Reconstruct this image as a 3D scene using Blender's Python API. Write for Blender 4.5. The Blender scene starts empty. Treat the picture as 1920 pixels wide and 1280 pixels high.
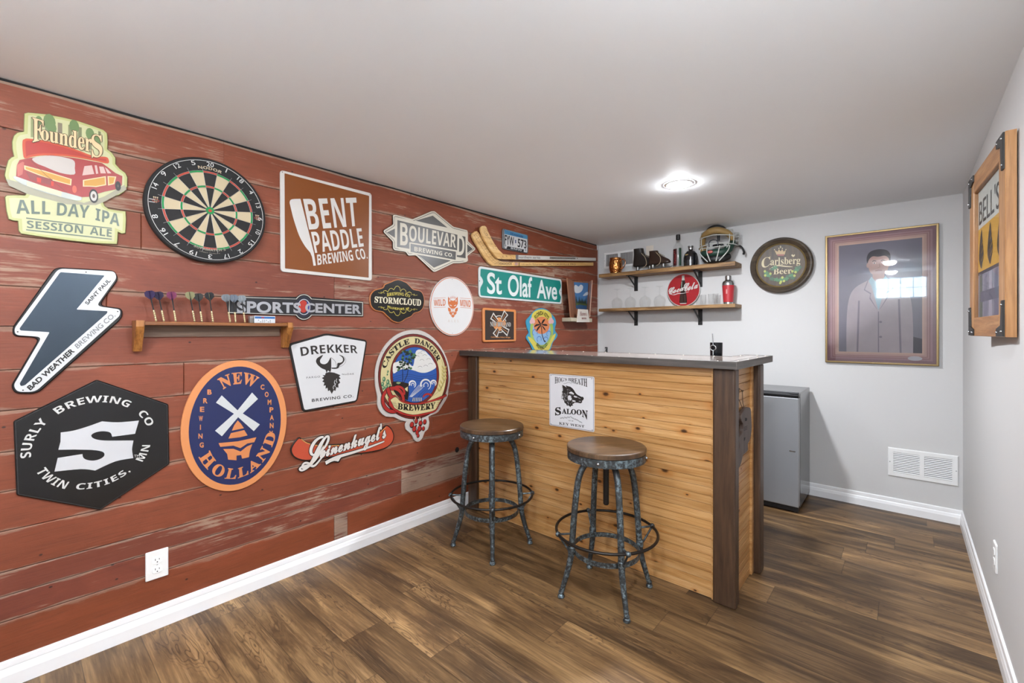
import bpy, bmesh, math, random
from mathutils import Vector, Matrix
from mathutils.geometry import tessellate_polygon

SC = bpy.context.scene
COL = SC.collection
random.seed(7)

# ------------------------------------------------------------------ camera
YAW, FPX, HORIZON, EYE = 0.723, 837.15, 621.57, 1.22
XL, YB, XR, ZC, YR = -2.317, 3.990, 0.269, 2.091, -0.72   # plank face, back wall, right wall, ceiling, rear wall
cam_data = bpy.data.cameras.new('camera')
cam_data.sensor_fit = 'HORIZONTAL'
cam_data.sensor_width = 36.0
cam_data.lens = FPX / 1920 * 36
cam_data.shift_y = -(640 - HORIZON) / 1920
cam_data.clip_start = 0.02
cam = bpy.data.objects.new('camera', cam_data)
COL.objects.link(cam)
cam.location = (0, 0, EYE)
cam.rotation_euler = (math.pi / 2, 0, YAW)
SC.camera = cam

# ------------------------------------------------------------------ world, exposure
world = bpy.data.worlds.new('world')
SC.world = world
world.use_nodes = True
world.node_tree.nodes['Background'].inputs[0].default_value = (0.8, 0.85, 0.95, 1)
world.node_tree.nodes['Background'].inputs[1].default_value = 0.3
SC.view_settings.view_transform = 'Standard'
SC.view_settings.look = 'None'
SC.view_settings.exposure = 2.4
SC.view_settings.gamma = 1.0
SC.view_settings.use_curve_mapping = False
try:
    SC.cycles.max_bounces = 14
    SC.cycles.diffuse_bounces = 8
    SC.cycles.glossy_bounces = 6
    SC.cycles.transmission_bounces = 12
    SC.cycles.transparent_max_bounces = 16
    SC.cycles.caustics_reflective = False
    SC.cycles.caustics_refractive = False
    SC.cycles.sample_clamp_indirect = 6.0
except Exception:
    pass
LAMP_STRENGTH = 95.0       # emission of the recessed downlights
WINDOW_STRENGTH = 3.5      # daylight through the glass blocks
LAMPS = [(-1.005, 2.629), (-0.15, 0.72), (-0.16, -0.46), (-1.15, -0.30)]

# ------------------------------------------------------------------ projection helpers (photo pixel -> point on a real plane)
_c, _s = math.cos(YAW), math.sin(YAW)
def ray(px, py):
    a = px - 960
    return (a * _c - FPX * _s, a * _s + FPX * _c, HORIZON - py)
def on(px, py, ax, val):
    r = ray(px, py)
    t = (val - (EYE if ax == 2 else 0)) / r[ax]
    return Vector((r[0] * t, r[1] * t, EYE + r[2] * t))

class GFrame:
    """a free-standing plane: origin, direction of u, v up"""
    def __init__(self, o, u):
        self.o, self.u = Vector(o), Vector(u).normalized(); self.w = self.u.cross(Vector((0, 0, 1)))
    def p3(self, u, v, w): return self.o + self.u * u + Vector((0, 0, v)) + self.w * w
class Frame:
    """A wall-like plane: u to the viewer's right, v up, w out of the wall."""
    def __init__(self, kind, d):
        self.kind, self.d = kind, d
    def p3(self, u, v, w):
        if self.kind == 'L': return Vector((self.d + w, u, v))
        if self.kind == 'B': return Vector((u, self.d - w, v))
        if self.kind == 'R': return Vector((self.d - w, -u, v))
    def uv(self, px, py, w=0.006):
        if self.kind == 'L':
            p = on(px, py, 0, self.d + w); return (p.y, p.z)
        if self.kind == 'B':
            p = on(px, py, 1, self.d - w); return (p.x, p.z)
        p = on(px, py, 0, self.d - w); return (-p.y, p.z)

WL, WB, WR = Frame('L', XL), Frame('B', YB), Frame('R', XR)

# ------------------------------------------------------------------ materials
def lin(h):
    h = h.lstrip('#')
    out = []
    for i in (0, 2, 4):
        c = int(h[i:i + 2], 16) / 255
        out.append(c / 12.92 if c <= 0.04045 else ((c + 0.055) / 1.055) ** 2.4)
    return (*out, 1.0)

class NT:
    """small node-tree writer"""
    def __init__(self, name):
        self.mat = bpy.data.materials.new(name)
        self.mat.use_nodes = True
        self.t = self.mat.node_tree
        self.bsdf = self.t.nodes['Principled BSDF']
    def n(self, typ, **kw):
        nd = self.t.nodes.new(typ)
        for k, v in kw.items(): setattr(nd, k, v)
        return nd
    def put(self, sock, v):
        if isinstance(v, bpy.types.NodeSocket): self.t.links.new(v, sock)
        elif v is not None:
            if hasattr(sock.default_value, '__len__') and not hasattr(v, '__len__'): v = [v] * len(sock.default_value)
            sock.default_value = v
    def math(self, op, a, b=None, c=None, clamp=False):
        nd = self.n('ShaderNodeMath', operation=op, use_clamp=clamp)
        self.put(nd.inputs[0], a); self.put(nd.inputs[1], b)
        if c is not None: self.put(nd.inputs[2], c)
        return nd.outputs[0]
    def sep(self, v):
        nd = self.n('ShaderNodeSeparateXYZ'); self.put(nd.inputs[0], v); return nd.outputs
    def comb(self, x, y, z):
        nd = self.n('ShaderNodeCombineXYZ')
        for i, q in enumerate((x, y, z)): self.put(nd.inputs[i], q)
        return nd.outputs[0]
    def pos(self):
        return self.n('ShaderNodeNewGeometry').outputs['Position']
    def obj(self):
        return self.n('ShaderNodeTexCoord').outputs['Object']
    def noise(self, vec, scale=5, detail=4, rough=0.55, dist=0.0, col=False):
        nd = self.n('ShaderNodeTexNoise')
        self.put(nd.inputs['Vector'], vec); self.put(nd.inputs['Scale'], scale)
        self.put(nd.inputs['Detail'], detail); self.put(nd.inputs['Roughness'], rough); self.put(nd.inputs['Distortion'], dist)
        return nd.outputs['Color' if col else 'Fac']
    def white(self, vec):
        nd = self.n('ShaderNodeTexWhiteNoise', noise_dimensions='3D'); self.put(nd.inputs['Vector'], vec); return nd.outputs
    def voro(self, vec, scale, feature='F1', rand=1.0, dim='3D'):
        nd = self.n('ShaderNodeTexVoronoi', feature=feature, voronoi_dimensions=dim); self.put(nd.inputs['Vector'], vec)
        self.put(nd.inputs['Scale'], scale); self.put(nd.inputs['Randomness'], rand); return nd.outputs
    def wave(self, vec, scale, dist, detail=2, dscale=1.0, axis='Y'):
        nd = self.n('ShaderNodeTexWave', wave_type='BANDS', bands_direction=axis)
        self.put(nd.inputs['Vector'], vec); self.put(nd.inputs['Scale'], scale); self.put(nd.inputs['Distortion'], dist)
        self.put(nd.inputs['Detail'], detail); self.put(nd.inputs['Detail Scale'], dscale)
        return nd.outputs['Fac']
    def ramp(self, fac, stops):
        nd = self.n('ShaderNodeValToRGB'); self.put(nd.inputs[0], fac)
        el = nd.color_ramp.elements
        while len(el) > len(stops): el.remove(el[-1])
        while len(el) < len(stops): el.new(0.5)
        for e, (p, c) in zip(el, stops):
            e.position = p; e.color = lin(c) if isinstance(c, str) else ((c, c, c, 1) if not hasattr(c, '__len__') else c)
        return nd.outputs[0]
    def mix(self, fac, a, b, blend='MIX'):
        nd = self.n('ShaderNodeMix', data_type='RGBA', blend_type=blend)
        self.put(nd.inputs[0], fac)
        self.put(nd.inputs[6], lin(a) if isinstance(a, str) else a)
        self.put(nd.inputs[7], lin(b) if isinstance(b, str) else b)
        return nd.outputs[2]
    def attr(self, name):
        return self.n('ShaderNodeAttribute', attribute_name=name).outputs
    def bump(self, h, strength=0.3, dist=0.002):
        nd = self.n('ShaderNodeBump'); self.put(nd.inputs['Height'], h)
        self.put(nd.inputs['Strength'], strength); self.put(nd.inputs['Distance'], dist)
        self.t.links.new(nd.outputs[0], self.bsdf.inputs['Normal'])
    def set(self, **kw):
        for k, v in kw.items():
            self.put(self.bsdf.inputs[k.replace('_', ' ')], lin(v) if isinstance(v, str) else v)
        return self.mat

_mats = {}
TONE = [1.0]      # printed and painted goods are a little duller than the named colour
def M(color, rough=0.35, metal=0.0, coat=0.0, vary=0.03):
    """plain painted / printed surface with a faint tonal variation"""
    key = (color, rough, metal, coat, TONE[0])
    if key in _mats: return _mats[key]
    t = NT('surface_' + color.strip('#') + ('_metal' if metal else ''))
    nz = t.noise(t.pos(), 9, 2)
    v = t.math('MULTIPLY_ADD', nz, 2 * vary * TONE[0], (1 - vary) * TONE[0])
    base = t.mix(1.0, color, t.comb(v, v, v), 'MULTIPLY')
    t.set(Base_Color=base, Roughness=rough, Metallic=metal)
    if coat: t.set(Coat_Weight=coat, Coat_Roughness=0.05)
    _mats[key] = t.mat
    return t.mat

# ------------------------------------------------------------------ meshes
class Mesh:
    def __init__(self):
        self.v, self.f, self.mi, self.sm, self.mats = [], [], [], [], []
    def slot(self, m):
        if m not in self.mats: self.mats.append(m)
        return self.mats.index(m)
    def add(self, vs, fs, m, smooth=False):
        b = len(self.v); k = self.slot(m)
        self.v += [tuple(p) for p in vs]
        for f in fs:
            self.f.append([b + i for i in f]); self.mi.append(k); self.sm.append(smooth)
        return self
    def box(self, x0, x1, y0, y1, z0, z1, m, bevel=0.0, seg=2):
        bm = bmesh.new()
        bmesh.ops.create_cube(bm, size=1)
        for v in bm.verts:
            v.co = Vector((x0 if v.co.x < 0 else x1, y0 if v.co.y < 0 else y1, z0 if v.co.z < 0 else z1))
        if bevel:
            bmesh.ops.bevel(bm, geom=list(bm.edges), offset=bevel, segments=seg, affect='EDGES', profile=0.5)
        bm.normal_update()
        self.add([v.co for v in bm.verts], [[v.index for v in f.verts] for f in bm.faces], m, False)
        bm.free(); return self
    def tube(self, pts, r, m, n=10, closed=False, caps=True, flat=1.0, up=None):
        pts = [Vector(p) for p in pts]; k = len(pts)
        rs = r if hasattr(r, '__len__') else [r] * k
        vs, fs = [], []
        prev = None
        for i, p in enumerate(pts):
            a = pts[(i - 1) % k] if (closed or i > 0) else p
            b = pts[(i + 1) % k] if (closed or i < k - 1) else p
            t = (b - a).normalized()
            if prev is None:
                ref = Vector(up) if up else (Vector((0, 0, 1)) if abs(t.z) < 0.9 else Vector((1, 0, 0)))
                nn = (ref - t * ref.dot(t)).normalized()
            else:
                nn = prev - t * prev.dot(t)
                nn = nn.normalized() if nn.length > 1e-6 else t.orthogonal().normalized()
            prev = nn; bb = t.cross(nn)
            for j in range(n):
                an = 2 * math.pi * j / n
                vs.append(p + (nn * math.cos(an) + bb * math.sin(an) * flat) * rs[i])
        for i in range(k if closed else k - 1):
            for j in range(n):
                i2 = (i + 1) % k
                fs.append([i * n + j, i * n + (j + 1) % n, i2 * n + (j + 1) % n, i2 * n + j])
        self.add(vs, fs, m, True)
        if caps and not closed:
            self.add(vs[:n], [list(range(n))[::-1]], m); self.add(vs[-n:], [list(range(n))], m)
        return self
    def lathe(self, prof, c, m, n=32, ax=(0, 0, 1), smooth=True, mats=None):
        """prof: (radius, height) list along axis ax from point c"""
        ax = Vector(ax).normalized(); c = Vector(c)
        e1 = ax.orthogonal().normalized() if abs(ax.z) < 0.999 else Vector((1, 0, 0)); e2 = ax.cross(e1)
        vs, k = [], len(prof)
        for r, h in prof:
            r = max(r, 1e-5)
            for j in range(n):
                an = 2 * math.pi * j / n
                vs.append(c + ax * h + (e1 * math.cos(an) + e2 * math.sin(an)) * r)
        for i in range(k - 1):
            fs = [[i * n + j, i * n + (j + 1) % n, (i + 1) * n + (j + 1) % n, (i + 1) * n + j] for j in range(n)]
            b = len(self.v)
            self.add([vs[q] for q in range(i * n, (i + 2) * n)], [[q - i * n for q in f] for f in fs], mats[i] if mats else m, smooth)
        return self
    def ball(self, c, r, m, sc=(1, 1, 1), nu=16, nv=10):
        prof = [(math.sin(math.pi * i / nv), -math.cos(math.pi * i / nv)) for i in range(nv + 1)]
        vs, c = [], Vector(c)
        for q, h in prof:
            for j in range(nu):
                a = 2 * math.pi * j / nu
                vs.append(c + Vector((q * math.cos(a) * r * sc[0], q * math.sin(a) * r * sc[1], h * r * sc[2])))
        fs = [[i * nu + j, i * nu + (j + 1) % nu, (i + 1) * nu + (j + 1) % nu, (i + 1) * nu + j] for i in range(nv) for j in range(nu)]
        return self.add(vs, fs, m, True)
    # ---- flat work on a wall frame
    def poly(self, F, pts, w, m, holes=()):
        pts = [tuple(p) for p in pts]
        loops = [[Vector((p[0], p[1], 0)) for p in pts]] + [[Vector((p[0], p[1], 0)) for p in h] for h in holes]
        flat = [q for l in loops for q in l]
        fs = []
        for t in tessellate_polygon(loops):
            a, b, c = (flat[i] for i in t)
            ar = (b.x - a.x) * (c.y - a.y) - (c.x - a.x) * (b.y - a.y)
            if abs(ar) < 1e-12: continue
            fs.append(list(t) if ar > 0 else list(t)[::-1])
        return self.add([F.p3(q.x, q.y, w) for q in flat], fs, m)
    def plate(self, F, pts, w0, w1, m, side=None, bevel=0.0, holes=()):
        """solid plate with an outline, from w0 to w1 off the frame; front edge chamfered by bevel"""
        pts = ccw(pts)
        top = inset(pts, bevel) if bevel else pts
        self.poly(F, top, w1, m, holes)
        n = len(pts); sd = side or m
        rings = [(pts, w0), (pts, w1 - bevel), (top, w1)] if bevel else [(pts, w0), (pts, w1)]
        for (pa, wa), (pb, wb) in zip(rings, rings[1:]):
            vs = [F.p3(*p, wa) for p in pa] + [F.p3(*p, wb) for p in pb]
            self.add(vs, [[i, (i + 1) % n, n + (i + 1) % n, n + i] for i in range(n)], sd)
        self.add([F.p3(*p, w0) for p in pts], [list(range(n))[::-1]], sd)
        for h in holes:
            h = ccw(h)[::-1]; k = len(h)
            vs = [F.p3(*p, w0) for p in h] + [F.p3(*p, w1) for p in h]
            self.add(vs, [[i, (i + 1) % k, k + (i + 1) % k, k + i] for i in range(k)], sd)
        return self
    def stroke(self, F, pts, wd, w, m, closed=False):
        """flat band of width wd (a number or one per point) along a line"""
        k = len(pts); ws = wd if hasattr(wd, '__len__') else [wd] * k
        P = [Vector((p[0], p[1])) for p in pts]; L, R = [], []
        for i, p in enumerate(P):
            a = P[(i - 1) % k] if (closed or i > 0) else p
            b = P[(i + 1) % k] if (closed or i < k - 1) else p
            d1 = (p - a).normalized() if (p - a).length > 1e-9 else (b - p).normalized()
            d2 = (b - p).normalized() if (b - p).length > 1e-9 else d1
            t = (d1 + d2); t = t.normalized() if t.length > 1e-6 else d1
            nr = Vector((-t.y, t.x)); cs = max(0.35, nr.dot(Vector((-d1.y, d1.x))))
            L.append(p + nr * ws[i] / 2 / cs); R.append(p - nr * ws[i] / 2 / cs)
        vs = [F.p3(q.x, q.y, w) for q in R] + [F.p3(q.x, q.y, w) for q in L]
        fs = [[i, (i + 1) % k, k + (i + 1) % k, k + i] for i in range(k if closed else k - 1)]
        return self.add(vs, fs, m)
    def build(self, name, parent=None, root=None, origin=None):
        me = bpy.data.meshes.new(name)
        off = Vector(origin) if origin is not None else (root_loc(parent) if parent else Vector((0, 0, 0)))
        me.from_pydata([(p[0] - off.x, p[1] - off.y, p[2] - off.z) for p in self.v], [], self.f)
        for m in self.mats: me.materials.append(m)
        me.polygons.foreach_set('material_index', self.mi)
        me.polygons.foreach_set('use_smooth', self.sm)
        me.update()
        o = bpy.data.objects.new(name, me)
        COL.objects.link(o)
        if parent is not None: o.parent = parent
        else: o.location = off
        o['_root'] = list(off)
        return o

def root_loc(o):
    return Vector(o['_root']) if '_root' in o else Vector(o.location)

def ccw(pts):
    pts = [tuple(p) for p in pts]
    a = sum(p[0] * q[1] - q[0] * p[1] for p, q in zip(pts, pts[1:] + pts[:1]))
    return pts if a > 0 else pts[::-1]
def inset(pts, d):
    pts = ccw(pts); n = len(pts); out = []
    for i, p in enumerate(pts):
        a, b = Vector(pts[i - 1]), Vector(pts[(i + 1) % n]); p = Vector(p)
        d1, d2 = (p - a), (b - p)
        d1 = d1.normalized() if d1.length > 1e-9 else d2.normalized()
        d2 = d2.normalized() if d2.length > 1e-9 else d1
        n1, n2 = Vector((-d1.y, d1.x)), Vector((-d2.y, d2.x))
        nn = n1 + n2; nn = nn.normalized() if nn.length > 1e-6 else n1
        q = p + nn * (d / max(0.45, nn.dot(n1))); out.append((q.x, q.y))
    return out
def smooth(pts, n=5, closed=True):
    """Catmull-Rom through the points"""
    k = len(pts); out = []
    g = (lambda i: pts[i % k]) if closed else (lambda i: pts[max(0, min(k - 1, i))])
    for i in range(k if closed else k - 1):
        p0, p1, p2, p3 = g(i - 1), g(i), g(i + 1), g(i + 2)
        for j in range(n):
            t = j / n
            out.append(tuple(0.5 * (2 * p1[a] + (p2[a] - p0[a]) * t + (2 * p0[a] - 5 * p1[a] + 4 * p2[a] - p3[a]) * t * t
                                    + (3 * p1[a] - p0[a] - 3 * p2[a] + p3[a]) * t ** 3) for a in range(len(p1))))
    if not closed: out.append(tuple(pts[-1]))
    return out
def rnd(pts, r, n=4):
    """round the corners of a polygon"""
    k = len(pts); out = []
    for i in range(k):
        a, p, b = Vector(pts[i - 1]), Vector(pts[i]), Vector(pts[(i + 1) % k])
        rr = min(r, (a - p).length * .45, (b - p).length * .45)
        s, e = p + (a - p).normalized() * rr, p + (b - p).normalized() * rr
        for j in range(n + 1):
            t = j / n; q = s * (1 - t) ** 2 + p * 2 * t * (1 - t) + e * t * t
            out.append((q.x, q.y))
    return out
def ell(c, a, b=None, n=48, a0=0, a1=360):
    b = a if b is None else b
    full = abs(a1 - a0) >= 360
    return [(c[0] + a * math.cos(math.radians(a0 + (a1 - a0) * i / (n if full else n - 1))),
             c[1] + b * math.sin(math.radians(a0 + (a1 - a0) * i / (n if full else n - 1)))) for i in range(n)]

# ------------------------------------------------------------------ lettering
_STY = {'sb': (0x1D5D4, 0x1D5EE, 0x1D7EC), 'serif': (0x1D400, 0x1D41A, 0x1D7CE), 'script': (0x1D4D0, 0x1D4EA, 0),
        'frak': (0x1D56C, 0x1D586, 0), 'sbi': (0x1D63C, 0x1D656, 0), 'si': (0x1D468, 0x1D482, 0)}
_tab, _glyph = {}, {}
_CH = "ABCDEFGHIJKLMNOPQRSTUVWXYZabcdefghijklmnopqrstuvwxyz0123456789'.,"
_CHS = {'sb': "ABCDEFGHIJKLMNOPRSTUVWY0123456789'.,", 'serif': "ABCDEFGHIKLMNORSTUVWYabdefglmnorsu'.,",
        'script': "CLaceginkulos'", 'si': "HMaeimnost'"}
def table(style, off):
    """outline and advance of every character of a style"""
    if (style, off) in _tab: return _tab[(style, off)]
    b = _STY.get(style); _CH = _CHS.get(style, globals()['_CH'])
    def tr(ch):
        if b and 'A' <= ch <= 'Z': return chr(b[0] + ord(ch) - 65)
        if b and 'a' <= ch <= 'z': return chr(b[1] + ord(ch) - 97)
        if b and b[2] and '0' <= ch <= '9': return chr(b[2] + ord(ch) - 48)
        return ch
    cu = bpy.data.curves.new('lettering', 'FONT')
    cu.body = 'H' + ''.join('H' + tr(c) for c in _CH) + 'H'
    cu.resolution_u = 6; cu.offset = off; cu.fill_mode = 'FRONT'
    mt = bpy.data.materials.new('lettering')
    for i in range(len(_CH) + 1): cu.materials.append(mt)
    for i, c in enumerate(_CH):
        cu.body_format[2 * i + 2].material_index = i + 1
    ob = bpy.data.objects.new('lettering', cu)
    me = bpy.data.meshes.new_from_object(ob)
    vs = [(v.co.x, v.co.y) for v in me.vertices]
    by = {}
    for p in me.polygons: by.setdefault(p.material_index, []).append(list(p.vertices))
    # left edges of the separator H's: cluster by connectivity
    par = {}
    def find(a):
        while par.setdefault(a, a) != a: a = par[a]
        return a
    for f in by[0]:
        for q in f[1:]: par[find(q)] = find(f[0])
    cl = {}
    for f in by[0]:
        for q in f: cl.setdefault(find(q), []).append(vs[q][0])
    lefts = sorted(min(v) for v in cl.values())
    advH = lefts[1] - lefts[0]
    out = {}
    for i, c in enumerate(_CH):
        fs = by.get(i + 1, [])
        x0 = lefts[i + 1] + advH
        adv = lefts[i + 2] - x0
        ids = sorted({q for f in fs for q in f}); ix = {q: k for k, q in enumerate(ids)}
        out[c] = ([(vs[q][0] - x0, vs[q][1]) for q in ids], [[ix[q] for q in f] for f in fs], adv)
    out[' '] = ([], [], 0.28)
    bpy.data.objects.remove(ob); bpy.data.curves.remove(cu); bpy.data.meshes.remove(me); bpy.data.materials.remove(mt)
    _tab[(style, off)] = out
    return out
def glyphs(s, style, off=0.0, track=0.0):
    key = (s, style, off, track)
    if key in _glyph: return _glyph[key]
    T = table(style, off); vs, fs, x = [], [], 0.0
    for ch in s:
        v, f, adv = T[ch]; b = len(vs)
        vs += [(p[0] + x, p[1]) for p in v]; fs += [[b + i for i in q] for q in f]
        x += adv + track
    if off:      # heavier strokes grow outwards from the plain outline's box
        T0, x, ref = table(style, 0.0), 0.0, []
        for ch in s:
            v, f, adv = T0[ch]; ref += [(p[0] + x, p[1]) for p in v]; x += T[ch][2] + track
    else: ref = vs
    xs = [p[0] for p in ref]; ys = [p[1] for p in ref]
    x0, x1, y0, y1 = min(xs), max(xs), min(ys), max(ys)
    out = ([((x - x0) / (x1 - x0), (y - y0) / (y1 - y0)) for x, y in vs], fs, (x1 - x0) / (y1 - y0))
    _glyph[key] = out
    return out
def _ori(vs, fs):
    out = []
    for f in fs:
        a = sum(vs[f[i]][0] * vs[f[(i + 1) % len(f)]][1] - vs[f[(i + 1) % len(f)]][0] * vs[f[i]][1] for i in range(len(f)))
        out.append(f if a > 0 else f[::-1])
    return out
def text(ms, F, s, style, quad, w, m, off=0.0, bow=0.0, track=0.0):
    """lettering filling the quad (bottom-left, bottom-right, top-right, top-left), arched upward by bow"""
    vs, fs, _ = glyphs(s, style, off, track)
    bl, br, tr, tl = quad; out = []
    for x, y in vs:
        u = (1 - y) * ((1 - x) * bl[0] + x * br[0]) + y * ((1 - x) * tl[0] + x * tr[0])
        v = (1 - y) * ((1 - x) * bl[1] + x * br[1]) + y * ((1 - x) * tl[1] + x * tr[1]) + bow * 4 * x * (1 - x)
        out.append((u, v))
    ms.add([F.p3(u, v, w) for u, v in out], _ori(out, fs), m)
def arc(ms, F, s, style, c, ra, rb, h, a0, a1, w, m, off=0.0, track=0.0):
    """lettering along an ellipse; a0->a1 degrees counter-clockwise from the right (a0>a1 reads over the top, a0<a1 under the bottom)"""
    vs, fs, _ = glyphs(s, style, off, track); out = []
    for x, y in vs:
        an = math.radians(a0 + (a1 - a0) * x); k = (-y if a1 > a0 else y) * h
        out.append((c[0] + (ra + k) * math.cos(an), c[1] + (rb + k) * math.sin(an)))
    ms.add([F.p3(u, v, w) for u, v in out], _ori(out, fs), m)

# ------------------------------------------------------------------ scene bookkeeping
def tag(o, label, cat, group=None):
    o['label'] = label; o['category'] = cat
    if group: o['group'] = group
    return o
def thing(name, label, cat, loc, group=None):
    o = bpy.data.objects.new(name, None)
    o.empty_display_size = 0.05
    COL.objects.link(o); o.location = loc; o['_root'] = list(loc)
    return tag(o, label, cat, group)
def struct(o):
    o['kind'] = 'structure'; return o
def kids(o):
    return [c for c in COL.objects if c.parent == o]
def dup(o, loc, label, rot=None, scale=None):
    """copy a thing with its parts and sub-parts"""
    def cp(a, par):
        b = a.copy(); COL.objects.link(b)
        if par is not None: b.parent = par
        for ch in kids(a): cp(ch, b)
        return b
    r = cp(o, None); r.location = loc; r['label'] = label
    if rot is not None: r.rotation_euler = rot
    if scale is not None: r.scale = scale
    return r

# ================================================================== THE ROOM
def mat_planks():
    t = NT('weathered_barn_boards')
    P = t.sep(t.pos()); A = t.attr('board'); a = t.sep(A['Color']); V = t.attr('across')['Fac']
    tone, wear, rnd_ = a[0], a[1], a[2]
    off = t.math('MULTIPLY', rnd_, 37.0)
    y = t.math('ADD', P[1], off)
    long_ = t.comb(off, t.math('MULTIPLY', y, 0.8), t.math('MULTIPLY', P[2], 13.0))
    fine = t.comb(off, t.math('MULTIPLY', y, 5.0), t.math('MULTIPLY', P[2], 110.0))
    blot = t.comb(off, t.math('MULTIPLY', y, 2.2), t.math('MULTIPLY', P[2], 5.0))
    n1 = t.noise(long_, 2.2, 6, 0.62)
    n2 = t.noise(fine, 1.6, 5, 0.65)
    n3 = t.noise(blot, 1.1, 6, 0.62, 0.5)
    red = t.mix(tone, '#82401F', '#6F372B')
    red = t.mix(t.math('MULTIPLY', n1, 0.9), red, '#6A321B')
    red = t.mix(t.ramp(n3, [(0.45, 0.0), (0.75, 0.45)]), red, '#9A4E33')
    red = t.mix(t.ramp(n2, [(0.30, 0.28), (0.5, 0.0)]), red, '#3D1A0E')
    wood = t.mix(n2, '#6B5649', '#A6917F')
    wood = t.mix(t.ramp(n3, [(0.4, 0.0), (0.7, 0.8)]), wood, '#A0816B')
    # paint worn away in long patches
    k = t.math('ADD', t.math('MULTIPLY', n3, 0.55), t.math('MULTIPLY', n1, 0.45))
    k = t.math('ADD', k, t.math('MULTIPLY', t.math('SUBTRACT', n2, 0.5), 0.34))
    thr = t.math('MULTIPLY_ADD', wear, -0.42, 0.80)
    m = t.math('MULTIPLY', t.math('SUBTRACT', k, thr), 14.0, clamp=True)
    # worn edges of the boards
    e = t.math('ABSOLUTE', t.math('SUBTRACT', V, 0.5))
    ed = t.math('ADD', t.math('MULTIPLY', t.math('SUBTRACT', e, 0.5), 6.0), t.math('MULTIPLY', t.noise(t.comb(off, t.math('MULTIPLY', y, 3.0), V), 1.8, 5, 0.6), 2.3))
    ed = t.math('MULTIPLY', t.math('SUBTRACT', ed, 0.82), 4.0, clamp=True)
    m2 = t.math('MAXIMUM', m, t.math('MULTIPLY', ed, t.math('MULTIPLY_ADD', wear, 0.5, 0.4)))
    colr = t.mix(t.math('MULTIPLY', m2, 0.9), red, wood)
    # pale scratches
    sc = t.noise(t.comb(off, t.math('MULTIPLY', y, 3.0), t.math('MULTIPLY', P[2], 42.0)), 4.0, 6, 0.7)
    colr = t.mix(t.ramp(t.math('MULTIPLY_ADD', wear, 0.16, sc), [(0.78, 0.0), (0.84, 0.5)]), colr, '#C2AC98')
    # nail holes and knots
    vo = t.voro(t.comb(y, t.math('MULTIPLY', P[2], 1.4), 0.0), 5.5, dim='2D')
    colr = t.mix(t.math('MULTIPLY', t.math('GREATER_THAN', t.sep(vo['Color'])[0], 0.62), t.ramp(vo['Distance'], [(0.018, 0.9), (0.034, 0.0)])), colr, '#24120B')
    t.bump(t.math('ADD', t.math('MULTIPLY', n2, 0.6), t.math('MULTIPLY', m2, -0.5)), 0.35, 0.003)
    return t.set(Base_Color=colr, Roughness=t.math('MULTIPLY_ADD', m2, 0.15, 0.60))

def mat_floor():
    t = NT('vinyl_wood_floor')
    P = t.sep(t.pos()); W, Lp = 0.1735, 1.22
    row = t.math('FLOOR', t.math('DIVIDE', t.math("ADD", P[1], -0.0095), W))
    fy = t.math('FRACT', t.math('DIVIDE', t.math("ADD", P[1], -0.0095), W))
    r1 = t.white(t.comb(row, 3.7, 1.1))['Value']
    xx = t.math('ADD', t.math('DIVIDE', P[0], Lp), t.math('MULTIPLY', r1, 5.3))
    pid = t.math('FLOOR', xx); fx = t.math('FRACT', xx)
    wn = t.white(t.comb(row, pid, 8.3)); rv = wn['Value']; rc = t.sep(wn['Color'])
    ox = t.math('MULTIPLY', rc[0], 60.0); oy = t.math('MULTIPLY', rc[1], 60.0)
    gx = t.math('ADD', P[0], ox); gy = t.math('ADD', P[1], oy)
    g1 = t.noise(t.comb(t.math('MULTIPLY', gx, 1.0), t.math('MULTIPLY', gy, 6.5), rv), 1.5, 5, 0.55, 0.9)
    g2 = t.noise(t.comb(t.math('MULTIPLY', gx, 4.0), t.math('MULTIPLY', gy, 90.0), rv), 1.5, 4, 0.6)
    warp = t.noise(t.comb(t.math('MULTIPLY', gx, 1.4), t.math('MULTIPLY', gy, 7.0), rv), 1.3, 3, 0.5)
    cath = t.math('FRACT', t.math('MULTIPLY', warp, 26.0))
    cath = t.math('ABSOLUTE', t.math('MULTIPLY_ADD', cath, 2.0, -1.0))
    col = t.ramp(g1, [(0.26, '#32251B'), (0.42, '#59432C'), (0.56, '#7B5F3F'), (0.74, '#A7865B')])
    col = t.mix(t.math('MULTIPLY', t.ramp(cath, [(0.62, 0.0), (0.95, 1.0)]), t.math('MULTIPLY', t.ramp(warp, [(0.46, 0.0), (0.62, 0.65)]), 1.0)), col, '#35231A')
    col = t.mix(t.ramp(g2, [(0.3, 0.5), (0.56, 0.0)]), col, '#3A281B')
    col = t.mix(t.ramp(g2, [(0.55, 0.0), (0.75, 0.30)]), col, '#B99873')
    col = t.mix(1.0, col, t.ramp(rv, [(0.0, (0.72, 0.71, 0.70, 1)), (0.5, (0.97, 0.97, 0.97, 1)), (1.0, (1.25, 1.24, 1.22, 1))]), 'MULTIPLY')
    e1 = t.math('MINIMUM', fy, t.math('SUBTRACT', 1.0, fy))
    e2 = t.math('MULTIPLY', t.math('MINIMUM', fx, t.math('SUBTRACT', 1.0, fx)), Lp / W)
    seam = t.ramp(t.math('MINIMUM', e1, e2), [(0.004, 1.0), (0.012, 0.0)])
    col = t.mix(t.math('MULTIPLY', seam, 0.5), col, '#1E140D')
    t.bump(t.math('SUBTRACT', t.math('MULTIPLY', g2, 0.5), t.math('MULTIPLY', seam, 1.0)), 0.18, 0.0012)
    return t.set(Base_Color=col, Roughness=t.math('MULTIPLY_ADD', g2, 0.12, 0.36), Specular_IOR_Level=0.35)

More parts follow.
